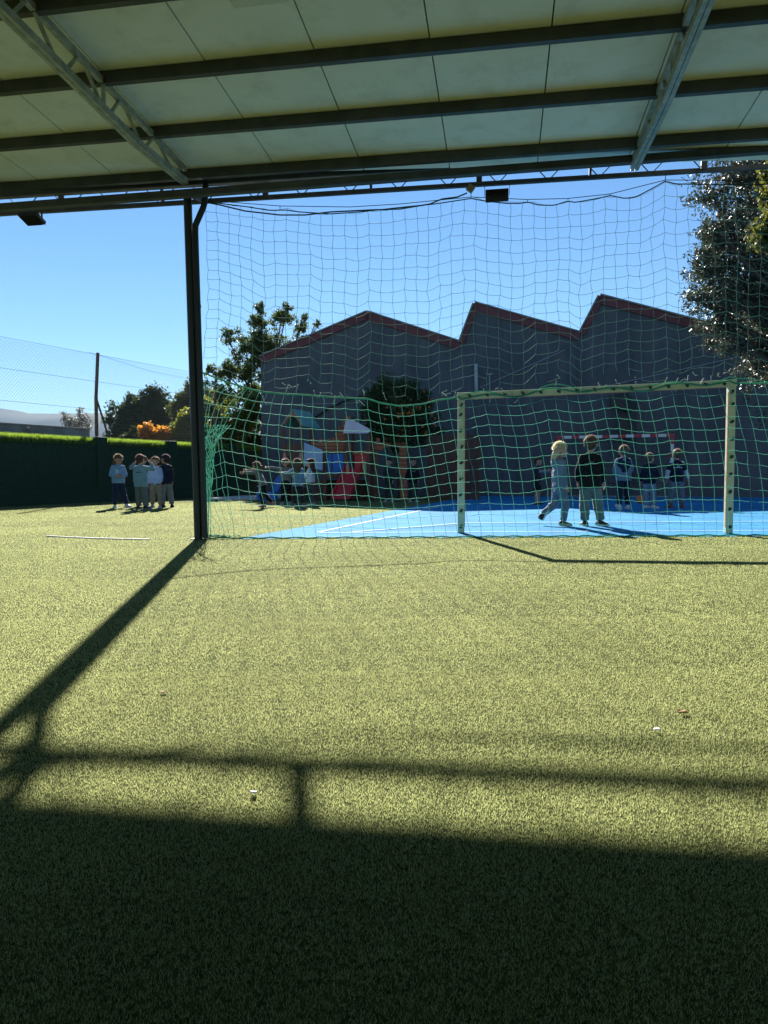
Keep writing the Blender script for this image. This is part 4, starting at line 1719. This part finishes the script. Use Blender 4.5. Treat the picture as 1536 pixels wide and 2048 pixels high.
def child(label, loc, face, H, legs=None, arms=None, lean=(0, 0), turn=0.0, nod=0.0, hair='short', hcol='brown', top='lightblue', bottom='grey', shoe='white', sole='white', sk='skin_a', sleeve=1.0, sleeve_col=None, under=None, shorts=False, hood=False, yoke=None, prints=None, pcol='white', tlen=.43, puffy=1.0, legw=1.0, lift=0.0, skirt=False, pony=False):
    t = thing('person', label, 'child', loc, -R(face), 'children in the school playground')
    S = lambda v: Vector(v) * H
    legs = legs or {}
    arms = arms or {}
    P = V(0, 0, .475 + lift)
    sd = V(lean[0], lean[1], 1).normalized()
    q = V(0, 0, 1).rotation_difference(sd)
    up = lambda x, y, z: P + q @ V(x, y, z)
    sh = {1: up(.088, 0, .284), -1: up(-.088, 0, .284)}
    neck = up(0, -.004, .330)
    Rh = (q.to_matrix() @ Matrix.Rotation(-R(turn), 3, 'Z') @ Matrix.Rotation(-R(nod), 3, 'X'))
    # keep the head fairly level while the body leans
    if abs(lean[1]) > .15 or abs(lean[0]) > .15:
        Rh = Matrix.Rotation(-R(turn), 3, 'Z') @ Matrix.Rotation(-R(nod), 3, 'X')
    hc = neck + q @ V(0, .012, .03) + Rh @ V(0, .004, .075)
    J = {}
    for s in (1, -1):
        hip = P + V(.052 * s, 0, -.01)
        kd, ad = legs.get(s, ((.012 * s, .012), (.012 * s, -.01)))[:2]
        # offsets of knee and ankle from straight down, in body heights
        kn = hip + V(kd[0], kd[1], -math.sqrt(max(.02, .212 ** 2 - kd[0] ** 2 - kd[1] ** 2)))
        an = kn + V(ad[0], ad[1], -math.sqrt(max(.002, .215 ** 2 - ad[0] ** 2 - ad[1] ** 2)))
        toe = legs.get(s, (0, 0, 6 * s, 0))[2:] or (6 * s, 0)
        J[s] = dict(hip=hip, kn=kn, an=an, toe=toe)
        ue, fe = arms.get(s, ((.16 * s, -.03, -1), (.06 * s, .16, -1)))[:2]
        el = sh[s] + Vector(ue).normalized() * .152
        wr = el + Vector(fe).normalized() * .128
        J[s].update(sh=sh[s], el=el, wr=wr)
    # set the lowest sole on the ground
    low = min(J[s]['an'].z - (.042 if abs(J[s]['toe'][1]) < 25 else .075) for s in (1, -1))
    dz = V(0, 0, -low)
    for s in (1, -1):
        for k in ('hip', 'kn', 'an', 'sh', 'el', 'wr'):
            J[s][k] = J[s][k] + dz
    P = P + dz
    neck = neck + dz
    hc = hc + dz
    up = lambda x, y, z: P + q @ V(x, y, z)
    # ---- body: one continuous skin surface
    b = MB()
    for x in (-.038, .038):
        b.cap(S(up(x, 0, .02)), .058 * H, S(up(x, 0, .22)), .056 * H)
    b.cap(S(up(-.066, 0, .280)), .032 * H, S(up(.066, 0, .280)), .032 * H)
    b.cap(S(neck - q @ V(0, 0, .05)), .034 * H, S(neck + q @ V(0, .008, .045)), .031 * H)
    b.ell(S(hc + Rh @ V(0, -.008, .016)), (.068 * H, .078 * H, .072 * H), Rh, 16, 10)
    b.ell(S(hc + Rh @ V(0, .018, -.034)), (.052 * H, .054 * H, .052 * H), Rh, 14, 8)
    b.ell(S(hc + Rh @ V(0, .058, -.068)), (.020 * H, .016 * H, .014 * H), Rh, 8, 6)
    b.ell(S(hc + Rh @ V(0, .074, -.026)), (.010 * H, .014 * H, .012 * H), Rh, 8, 6)
    for s in (1, -1):
        b.ell(S(hc + Rh @ V(.069 * s, -.004, -.016)), (.010 * H, .016 * H, .023 * H), Rh, 8, 6)
        b.ell(S(hc + Rh @ V(.030 * s, .052, -.034)), (.022 * H, .016 * H, .018 * H), Rh, 8, 6)
        j = J[s]
        b.cap(S(j['sh']), .033 * H, S(j['el']), .026 * H)
        b.cap(S(j['el']), .026 * H, S(j['wr']), .019 * H)
        b.cap(S(j['hip']), .054 * H, S(j['kn']), .037 * H)
        b.cap(S(j['kn']), .036 * H, S(j['an']), .024 * H)
        ca = j['kn'].lerp(j['an'], .3)
        b.ell(S(ca + V(0, -.010, 0)), (.032 * H, .034 * H, .06 * H), None, 10, 8)
        hd = (j['wr'] - j['el']).normalized()
        pal = j['wr'] + hd * .030
        side = hd.cross(V(0, 1, 0) if abs(hd.y) < .8 else V(1, 0, 0)).normalized()
        rot = Matrix((side, side.cross(hd).normalized() * -1, hd)).transposed()
        if rot.determinant() < 0:
            rot = Matrix((side, side.cross(hd).normalized(), hd)).transposed()
        rot = rot @ Matrix.Rotation(math.pi / 2, 3, 'Z') if abs(hd.z) > .6 else rot
        b.ell(S(pal), (.024 * H, .012 * H, .032 * H), rot, 10, 8)
        j['hand'] = (pal, rot, hd)
    me = remeshed(b, .0075 * H, 3)
    # fingers, eyes and mouth are added to the same mesh
    f = MB()
    for s in (1, -1):
        pal, rot, hd = J[s]['hand']
        curl = arms.get(s, (0, 0, .5))[2] if len(arms.get(s, (0, 0))) > 2 else .5
        for k, (xo, L) in enumerate(((-.017, .030), (-.006, .036), (.006, .034), (.016, .026))):
            a = pal + rot @ V(xo, 0, .024)
            m1 = a + rot @ V(xo * .15, .006 * curl * s, L * .55)
            e = m1 + rot @ V(xo * .1, .022 * curl * s, L * .5 * (1 - .4 * curl))
            f.tube([S(a), S(m1), S(e)], [.0058 * H, .0053 * H, .004 * H], 6)
        a = pal + rot @ V(.018 * -s, 0, -.012)
        m1 = a + rot @ V(.018 * -s, .006 * s, .014)
        f.tube([S(a), S(m1), S(m1 + rot @ V(.004 * -s, .008 * s, .018))], [.007 * H, .0062 * H, .0045 * H], 6)
    nsk = len(f.f)
    for s in (1, -1):
        f.ell(S(hc + Rh @ V(.027 * s, .0635, -.008)), (.0105 * H, .006 * H, .0065 * H), Rh, 8, 6)
        f.box(S(hc + Rh @ V(.028 * s, .0675, .010)), (.024 * H, .004 * H, .0045 * H), Rh)
    ney = len(f.f)
    f.ell(S(hc + Rh @ V(0, .0685, -.055)), (.017 * H, .006 * H, .0048 * H), Rh, 8, 6)
    fm = f.mesh('tmp')
    for i, p in enumerate(fm.polygons):
        p.material_index = 0 if i < nsk else (1 if i < ney else 2)
    bm = bmesh.new()
    bm.from_mesh(me)
    bm.from_mesh(fm)
    bm.to_mesh(me)
    bm.free()
    bpy.data.meshes.remove(fm)
    for n_ in (sk, 'eye', 'lip'):
        me.materials.append(M[n_])
    me.polygons.foreach_set('use_smooth', np.ones(len(me.polygons), bool))
    me.name = 'body'
    link('body', me, None, t)

    # ---- trousers
    b = MB()
    for x in (-.040, .040):
        b.fr(S(up(x, 0, .055)), .064 * H, S(up(x, 0, -.02)), .067 * H)
    b.cap(S(up(-.035, -.008, -.03)), .062 * H, S(up(.035, -.008, -.03)), .062 * H)
    for s in (1, -1):
        j = J[s]
        if shorts:
            e = j['hip'].lerp(j['kn'], .85)
            b.fr(S(j['hip']), .066 * H, S(e), .062 * H * legw)
        else:
            e = j['kn'].lerp(j['an'], .90)
            b.fr(S(j['hip']), .062 * H, S(j['kn']), .049 * H * legw)
            b.ell(S(j['kn']), .050 * H * legw, n=10, m=8)
            b.fr(S(j['kn']), .049 * H * legw, S(j['kn'].lerp(j['an'], .74)), .041 * H * legw)
            b.fr(S(j['kn'].lerp(j['an'], .74)), .044 * H * legw, S(e), .036 * H * legw)
    if skirt:
        b.fr(S(up(0, 0, .05)), .095 * H, S(up(0, .01, -.12)), .135 * H, 18)
    tm = remeshed(b, .0085 * H, 2, .014 * H)
    link('trousers' if not shorts else 'shorts', tm, M['c_' + bottom], t, smooth=True)
    if under:
        b = MB()
        for x in (-.042, .042):
            b.fr(S(up(x, 0, .0)), .075 * H * puffy, S(up(x, 0, -.022)), .075 * H * puffy)
        link('shirt_hem', remeshed(b, .009 * H, 1), M['c_' + under], t, smooth=True)

    # ---- top
    b = MB()
    zb = tlen - .475
    for x in (-.042, .042):
        b.fr(S(up(x, .002, zb)), .072 * H * puffy, S(up(x, .004, .12)), .072 * H * puffy)
        b.fr(S(up(x, .004, .12)), .072 * H * puffy, S(up(x * .95, 0, .265)), .060 * H)
    b.fr(S(up(0, .0, .12)), .078 * H, S(up(0, 0, .25)), .066 * H)
    b.fr(S(up(0, .002, zb)), .074 * H * puffy, S(up(0, .004, .12)), .074 * H)
    for s in (1, -1):
        b.cap(S(up(.02 * s, -.002, .300)), .040 * H, S(up(.076 * s, 0, .276)), .040 * H)
    b.fr(S(up(0, -.004, .28)), .056 * H, S(up(0, -.002, .345)), .042 * H)
    if hood:
        b.cap(S(up(-.035, -.060, .300)), .034 * H, S(up(.035, -.060, .300)), .034 * H)
        b.ell(S(up(0, -.068, .275)), (.055 * H, .034 * H, .055 * H), None, 12, 8)
        b.cap(S(up(-.05, -.02, .322)), .020 * H, S(up(.05, -.02, .322)), .020 * H)
    sl = MB()
    for s in (1, -1):
        j = J[s]
        tgt = b if not sleeve_col else sl
        if sleeve_col:
            b.fr(S(j['sh']), .043 * H, S(j['sh'].lerp(j['el'], .85)), .042 * H)
        if sleeve >= 1:
            tgt.cap(S(j['sh']), .041 * H, S(j['el']), .037 * H)
            tgt.fr(S(j['el']), .037 * H, S(j['el'].lerp(j['wr'], .80)), .032 * H)
            tgt.fr(S(j['el'].lerp(j['wr'], .74)), .033 * H, S(j['el'].lerp(j['wr'], .98)), .026 * H)
        else:
            tgt.cap(S(j['sh']), .041 * H, S(j['el']), .036 * H)
            tgt.fr(S(j['el']), .036 * H, S(j['el'].lerp(j['wr'], .35)), .035 * H)
    tm = remeshed(b, .0085 * H, 2, .013 * H)
    top_o = link('sweater', tm, M['c_' + top], t, smooth=True)
    if sleeve_col:
        link('sleeves', remeshed(sl, .0085 * H, 2, .008 * H), M['c_' + sleeve_col], t, smooth=True)
    if yoke:
        yb = MB()
        for x in (-.042, .042):
            yb.fr(S(up(x * .3, -.014, .10)), .070 * H, S(up(x * 1.1, -.006, .255)), .068 * H)
        for s in (1, -1):
            yb.cap(S(up(.02 * s, -.006, .299)), .044 * H, S(up(.074 * s, -.004, .276)), .044 * H)
        link('yoke', remeshed(yb, .0085 * H, 2, .006 * H), M['c_' + yoke], t, smooth=True)
    if prints:
        bv = BVHTree.FromPolygons([v.co for v in tm.vertices], [tuple(p.vertices) for p in tm.polygons])
        pb = MB()
        sgn = prints[0]
        for (x, z, w, h) in prints[1]:
            pts = []
            n_ = max(2, int(w / .012))
            row = []
            for i in range(n_ + 1):
                xx = x - w / 2 + w * i / n_
                for zz in (z - h / 2, z + h / 2):
                    o_ = S(up(xx, sgn * .4, zz))
                    d_ = q @ V(0, -sgn, 0)
                    hit = bv.ray_cast(o_, d_)
                    row.append((hit[0] - d_ * .003) if hit[0] is not None else S(up(xx, sgn * .085, zz)))
            k_ = len(row)
            pb.add(row, [(2 * i, 2 * i + 2, 2 * i + 3, 2 * i + 1) for i in range(n_)])
        put('print', pb, M['c_' + pcol], t)

    # ---- hair
    hb = MB()
    hb.ell(S(hc + Rh @ V(0, -.018, .024)), (.0735 * H, .077 * H, .071 * H), Rh, 16, 10)
    hb.ell(S(hc + Rh @ V(0, -.036, -.010)), (.068 * H, .052 * H, .058 * H), Rh, 14, 8)
    hb.ell(S(hc + Rh @ V(0, .030, .052)), (.056 * H, .044 * H, .030 * H), Rh, 12, 8)
    pts = []
    if hair == 'curly':
        for k in range(34):
            a = random.uniform(0, 6.28)
            e = random.uniform(-.1, 1)
            p = V(math.cos(a) * math.cos(e) * .072, math.sin(a) * math.cos(e) * .070 - .014, math.sin(e) * .075 + .020)
            if p.y > .045 and p.z < .03:
                continue
            hb.ell(S(hc + Rh @ p), random.uniform(.016, .024) * H, n=8, m=6)
    if hair in ('long', 'bob'):
        L = .17 if hair == 'long' else .085
        for k in range(13):
            a = R(182 + 176 * k / 12)
            p0 = V(math.cos(a) * .064, math.sin(a) * .060 - .012, .0)
            p1 = V(p0.x * 1.08, p0.y * 1.0 - .014, -.05)
            p2 = V(p0.x * .9 + random.uniform(-.01, .01), min(p0.y, .0) - .028, -.05 - L * random.uniform(.75, 1.0))
            hb.tube([S(hc + Rh @ p0), S(hc + Rh @ p1), S(hc + Rh @ p2)], [.018 * H, .019 * H, .009 * H], 8)
            hb.ell(S(hc + Rh @ p2), .012 * H, n=8, m=6)
    if pony:
        hb.tube([S(hc + Rh @ V(0, -.085, .0)), S(hc + Rh @ V(0, -.125, -.03)), S(hc + Rh @ V(.0, -.135, -.10)), S(hc + Rh @ V(.01, -.125, -.16))], [.02 * H, .027 * H, .024 * H, .010 * H], 8)
    hm = remeshed(hb, .0075 * H, 3, .012 * H if hair != 'curly' else .006 * H)
    ho = link('hair', hm, M['hair_' + hcol], t, smooth=True)
    # loose strands that catch the back light
    n_ = {'short': 1100, 'curly': 1200, 'long': 1500, 'bob': 1400}[hair]
    a = rng.random(n_) * 2 * np.pi
    e = rng.uniform(-.35 if hair in ('long', 'bob') else -.05, 1.5, n_)
    base = np.stack([np.cos(a) * np.cos(e) * .076, np.sin(a) * np.cos(e) * .078 - .018, np.sin(e) * .073 + .024], 1)
    base = base[~((base[:, 1] > .005) & (base[:, 2] < .05))]
    n_ = len(base)
    Ls = {'short': .013, 'curly': .018, 'long': .034, 'bob': .026}[hair]
    dirn = base * 1.0
    dirn[:, 2] -= {'short': .05, 'curly': .0, 'long': .13, 'bob': .09}[hair]
    dirn += rng.normal(0, .022, (n_, 3)) + np.array([0, -.03, 0])
    dirn /= np.linalg.norm(dirn, axis=1, keepdims=True)
    tip = base + dirn * (Ls * rng.uniform(.5, 1.3, n_))[:, None]
    sd_ = np.cross(dirn, rng.normal(0, 1, (n_, 3)))
    sd_ /= np.linalg.norm(sd_, axis=1, keepdims=True)
    v_ = np.stack([base - sd_ * .0013, base + sd_ * .0013, tip], 1).reshape(-1, 3)
    Rm = np.array(Rh)
    v_ = (v_ @ Rm.T + np.array(hc)) * H
    sm_ = link('hair_strands', arr_mesh('hair_strands', v_, np.arange(3 * n_).reshape(-1, 3)), M['strand_' + hcol], ho)
    kind(sm_, 'stuff')

    # ---- shoes
    for s in (1, -1):
        j = J[s]
        yaw, pitch = j['toe'][0], (j['toe'][1] if len(j['toe']) > 1 else 0)
        Rf = Matrix.Rotation(-R(yaw), 3, 'Z') @ Matrix.Rotation(-R(pitch), 3, 'X')
        o = j['an']
        prof_ = [(-.046, .030, .050), (-.030, .034, .060), (0, .034, .058), (.035, .036, .046), (.070, .038, .036), (.095, .033, .028), (.108, .018, .016)]
        ub = MB()
        vs, fs = [], []
        for (y, w, h) in prof_:
            for k in range(9):
                an_ = math.pi * k / 8
                vs.append(S(o + Rf @ V(math.cos(an_) * w, y, -.036 + math.sin(an_) ** .8 * h)))
        for i in range(len(prof_) - 1):
            for k in range(8):
                fs.append((i * 9 + k, i * 9 + k + 1, (i + 1) * 9 + k + 1, (i + 1) * 9 + k))
            fs.append((i * 9, (i + 1) * 9, (i + 1) * 9 + 8, i * 9 + 8))
        fs.append(tuple(range(9)))
        fs.append(tuple(reversed(range((len(prof_) - 1) * 9, len(prof_) * 9))))
        ub.add(vs, fs)
        so_ = put('shoe', ub, M['s_' + shoe], t, smooth=True)
        sb = MB()
        ring = [(x_, y_) for (y_, x_, _h) in prof_] + [(-x_, y_) for (y_, x_, _h) in reversed(prof_)]
        sb.prism([S(o + Rf @ V(x_ * 1.08, y_ * 1.04, -.046)) for x_, y_ in ring], S(Rf @ V(0, 0, .018)))
        put('sole', sb, M['s_' + sole], so_)
    return t


LINES2 = lambda z: [(-.02, z + .03, .05, .008), (.0, z + .012, .14, .006), (.02, z + .0, .10, .005)]
g1 = lambda x, y: ground(x, y) + Vector((0, 0, .004))

# group by the turf wall
child('girl in pale blue sweatshirt and dark jeans looking down at her hands', g1(238, 1016), 150, 1.19,
      arms={1: ((.30, .05, -1), (-.75, .75, -.10), .9), -1: ((-.30, .05, -1), (.75, .75, -.10), .9)}, legs={1: ((.0, .01), (.02, -.01), 10, 0), -1: ((-.03, .02), (-.06, .01), -25, 0)},
      turn=-15, nod=24, hair='bob', hcol='light', top='lightblue', bottom='denim', shoe='white', prints=(1, [(.018, .20, .012, .085), (.033, .205, .010, .075), (.047, .20, .010, .08)]), tlen=.46, puffy=1.06, legw=1.12)
child('boy in teal sweater with raised arm, his back turned, grey trousers', g1(283, 1019), 4, 1.16,
      arms={1: ((1, .10, -.18), (-.55, .35, .95), .9), -1: ((-.12, -.02, -1), (-.03, .06, -1), .5)}, legs={1: ((.015, .0), (.02, -.01), 35, 0), -1: ((-.005, .01), (0, -.01), -5, 0)},
      turn=15, hair='short', hcol='auburn', top='teal', bottom='greygreen', shoe='black', sole='greyshoe', prints=(-1, [(-.005, .225, .05, .007), (.0, .200, .15, .007), (-.03, .193, .08, .005)]), pcol='charcoal', tlen=.41, puffy=1.12, legw=1.10)
child('curly haired child with both arms up, mostly hidden behind the teal sweater', g1(288, 1012.5), 175, 1.16,
      arms={1: ((.9, .15, .05), (-.75, .0, .85), .6), -1: ((-.9, .15, .05), (.75, .0, .85), .6)}, turn=8, hair='curly', hcol='auburn', top='greyblue', bottom='darkgrey', shoe='greyshoe')
child('boy in pale blue top facing the others beside the navy hooded boy', g1(313, 1016), 178, 1.13,
      arms={1: ((.30, .0, -1), (.12, .15, -1), .5), -1: ((-.20, .1, -1), (.1, .3, -1), .5)}, turn=-6, nod=4, hair='short', hcol='brown', top='paleblue', bottom='beige', under='black', shoe='greyshoe', tlen=.45)
child('boy in navy hooded top and pale grey trousers reaching out to a friend', g1(333, 1015.5), 318, 1.18,
      arms={1: ((.20, -.1, -1), (.1, .2, -1), .5), -1: ((-.1, .75, -.45), (.1, .9, .15), .3)}, legs={1: ((.02, -.01), (.02, -.035), 30, 0), -1: ((-.01, .02), (0, .0), -10, 0)},
      turn=-25, hair='short', hcol='dark', sk='skin_b', top='navy', hood=True, bottom='grey', shoe='black', sole='black', legw=1.12)
# girls running
child('girl running with arms stretched forward, long hair flying, grey top, black leggings', g1(527, 1015), 276, 1.05,
      arms={1: ((.15, 1, .22), (.0, 1, .16), .1), -1: ((-.12, 1, .0), (.0, 1, .02), .1)}, lean=(0, .40), legs={1: ((.0, .06), (.0, -.05), 0, 0), -1: ((.0, -.06), (.0, -.15), 0, -35)},
      nod=8, hair='long', hcol='light', top='greywool', bottom='black', shoe='pink', sole='pink', tlen=.46, pony=True)
child('girl facing the camera with one arm stretched out sideways, grey top, dark skirt', g1(572, 1009), 182, 1.10,
      arms={1: ((1, .15, .22), (1, .0, .14), .2), -1: ((-.35, .35, -.8), (.5, .7, .45), .6)}, hair='bob', hcol='light', top='greywool', bottom='black', skirt=True, shoe='greyshoe', tlen=.45, nod=4)
child('long haired girl seen from behind in blue sweatshirt, arm held out', g1(596, 1013.5), 352, 1.08,
      arms={1: ((.15, .1, -1), (.1, .2, -1), .5), -1: ((-.75, .55, -.50), (-.9, .35, .12), .4)}, hair='long', hcol='light', top='lightblue', sleeve_col=None, bottom='charcoal', shoe='greyshoe', turn=8, tlen=.42, legs={1: ((.03, .02), (.03, -.03), 20, 0), -1: ((-.01, 0), (0, -.02), 0, 0)})
child('girl in puffy white top and grey leggings at the end of the running group', g1(622, 1011), 285, 1.09,
      arms={1: ((.2, .2, -1), (.0, .8, .25), .7), -1: ((-.25, .3, -1), (.2, .8, .1), .7)}, hair='long', hcol='brown', top='white', puffy=1.18, bottom='darkgrey', under='black', shoe='greyshoe', tlen=.49, turn=-10, legs={1: ((.0, .04), (.0, -.02), 0, 0), -1: ((.0, -.01), (.0, -.06), 0, 0)})
# in the shade by the castle
child('child in dark clothes standing in shade under the orange tree, beside the slide', g1(779, 1004), 200, 1.12, top='charcoal', bottom='charcoal', shoe='greyshoe', hcol='dark',
      arms={1: ((.25, .2, -1), (-.2, .7, -.3), .6), -1: ((-.25, .1, -1), (.1, .3, -1), .5)})
child('child in dark top with pale chest print standing by the board fence', g1(826, 1004), 165, 1.12, top='black', bottom='charcoal', shoe='greyshoe', hcol='brown', sleeve=1,
      prints=(1, [(-.035, .225, .012, .04), (-.012, .225, .012, .04), (.012, .225, .012, .04), (.035, .225, .012, .04)]), pcol='grey', arms={1: ((.4, .0, -1), (.3, .1, -1), .5), -1: ((-.25, .1, -1), (.1, .3, -1), .5)})
# on the blue court
child('child in dark top and shorts holding a camouflage sleeved arm across the chest', g1(1074, 1009.5), 120, 1.10,
      arms={1: ((.3, .6, -.35), (-.35, 1, .15), .7), -1: ((-.2, .55, -.35), (.4, 1, .12), .7)}, top='charcoal', sleeve_col='camo', bottom='black', shorts=True, shoe='black', sole='black', hcol='auburn', nod=12, tlen=.40)
child('blond child in grey hooded top striding across the blue court', g1(1118, 1052), 80, 1.165,
      arms={1: ((.12, .05, -1), (.05, .25, -1), .8), -1: ((-.12, -.1, -1), (-.05, .1, -1), .8)}, legs={1: ((.005, .055), (.0, -.030), 4, 0), -1: ((-.005, -.03), (.0, -.175), 0, -62)},
      turn=26, nod=5, hair='bob', hcol='blond', top='slate', hood=True, bottom='slate', shoe='black', sole='white', tlen=.40, puffy=1.04)
child('tallest boy in black sweater seen from behind, grey trousers, walking', g1(1180, 1053), 10, 1.235,
      arms={1: ((.28, -.12, -1), (.12, .08, -1), .6), -1: ((-.30, .05, -1), (.0, .35, -1), .6)}, legs={-1: ((-.006, .01), (.0, -.01), -12, 0), 1: ((.035, .03), (.03, -.005), 60, 8)},
      turn=14, hair='short', hcol='auburn', top='black', bottom='greygreen', shoe='black', sole='white', legw=1.22, tlen=.42, puffy=1.10, prints=(-1, [(.0, .235, .055, .008), (-.01, .214, .13, .008)]), pcol='grey')
child('boy in two tone navy and grey sweater with navy trousers, back turned', g1(1246, 1021), 5, 1.22,
      arms={1: ((.28, .25, -1), (-.25, .6, -.6), .7), -1: ((-.28, .25, -1), (.25, .6, -.6), .7)}, legs={-1: ((-.01, -.01), (-.01, -.06), -6, -25), 1: ((.01, .01), (.01, -.01), 8, 0)},
      hair='short', hcol='light', top='slate', yoke='navy', bottom='navy', shoe='white', puffy=1.12, tlen=.44)
child('boy in navy top and pale jeans about to kick the orange ball', g1(1298, 1017), 40, 1.12,
      arms={1: ((.3, .1, -1), (.1, .7, -.5), .6), -1: ((-.35, -.1, -1), (-.1, .15, -1), .6)}, legs={1: ((.01, .02), (.01, .0), 40, 0), -1: ((-.01, -.01), (.02, -.03), 30, 0)},
      turn=20, hair='short', hcol='light', top='navy', bottom='skyjean', shoe='white', legw=1.12, puffy=1.06, tlen=.44)
child('boy in navy shirt over white sleeves, arms held out, brown shoes', g1(1352, 1016.5), 2, 1.20,
      arms={1: ((.48, .0, -1), (.42, .10, -1), .4), -1: ((-.42, .0, -1), (-.14, .05, -1), .5)}, turn=-18, hair='short', hcol='light', top='navy', sleeve_col='white', bottom='slate', shoe='brown', sole='brown', legw=1.15, tlen=.44,
      legs={1: ((.03, .0), (.02, -.01), 15, 0), -1: ((-.03, .0), (-.015, -.01), -15, 0)}, prints=(-1, [(.0, .235, .05, .01), (.0, .212, .15, .009)]), pcol='white')

# ------------------------------------------------------------------ summer haze over the valley
hz = MB()
hz.box((0, 800, 191), (9400, 7800, 384))
hm_ = bpy.data.materials.new('haze')
hm_.use_nodes = True
hm_.node_tree.nodes.remove(hm_.node_tree.nodes['Principled BSDF'])
pv = hm_.node_tree.nodes.new('ShaderNodeVolumePrincipled')
pv.inputs['Color'].default_value = (.30, .60, 1.0, 1)
pv.inputs['Density'].default_value = .00009
pv.inputs['Anisotropy'].default_value = 0.0
hm_.node_tree.links.new(pv.outputs[0], hm_.node_tree.nodes['Material Output'].inputs['Volume'])
kind(put('haze', hz, hm_), 'stuff')
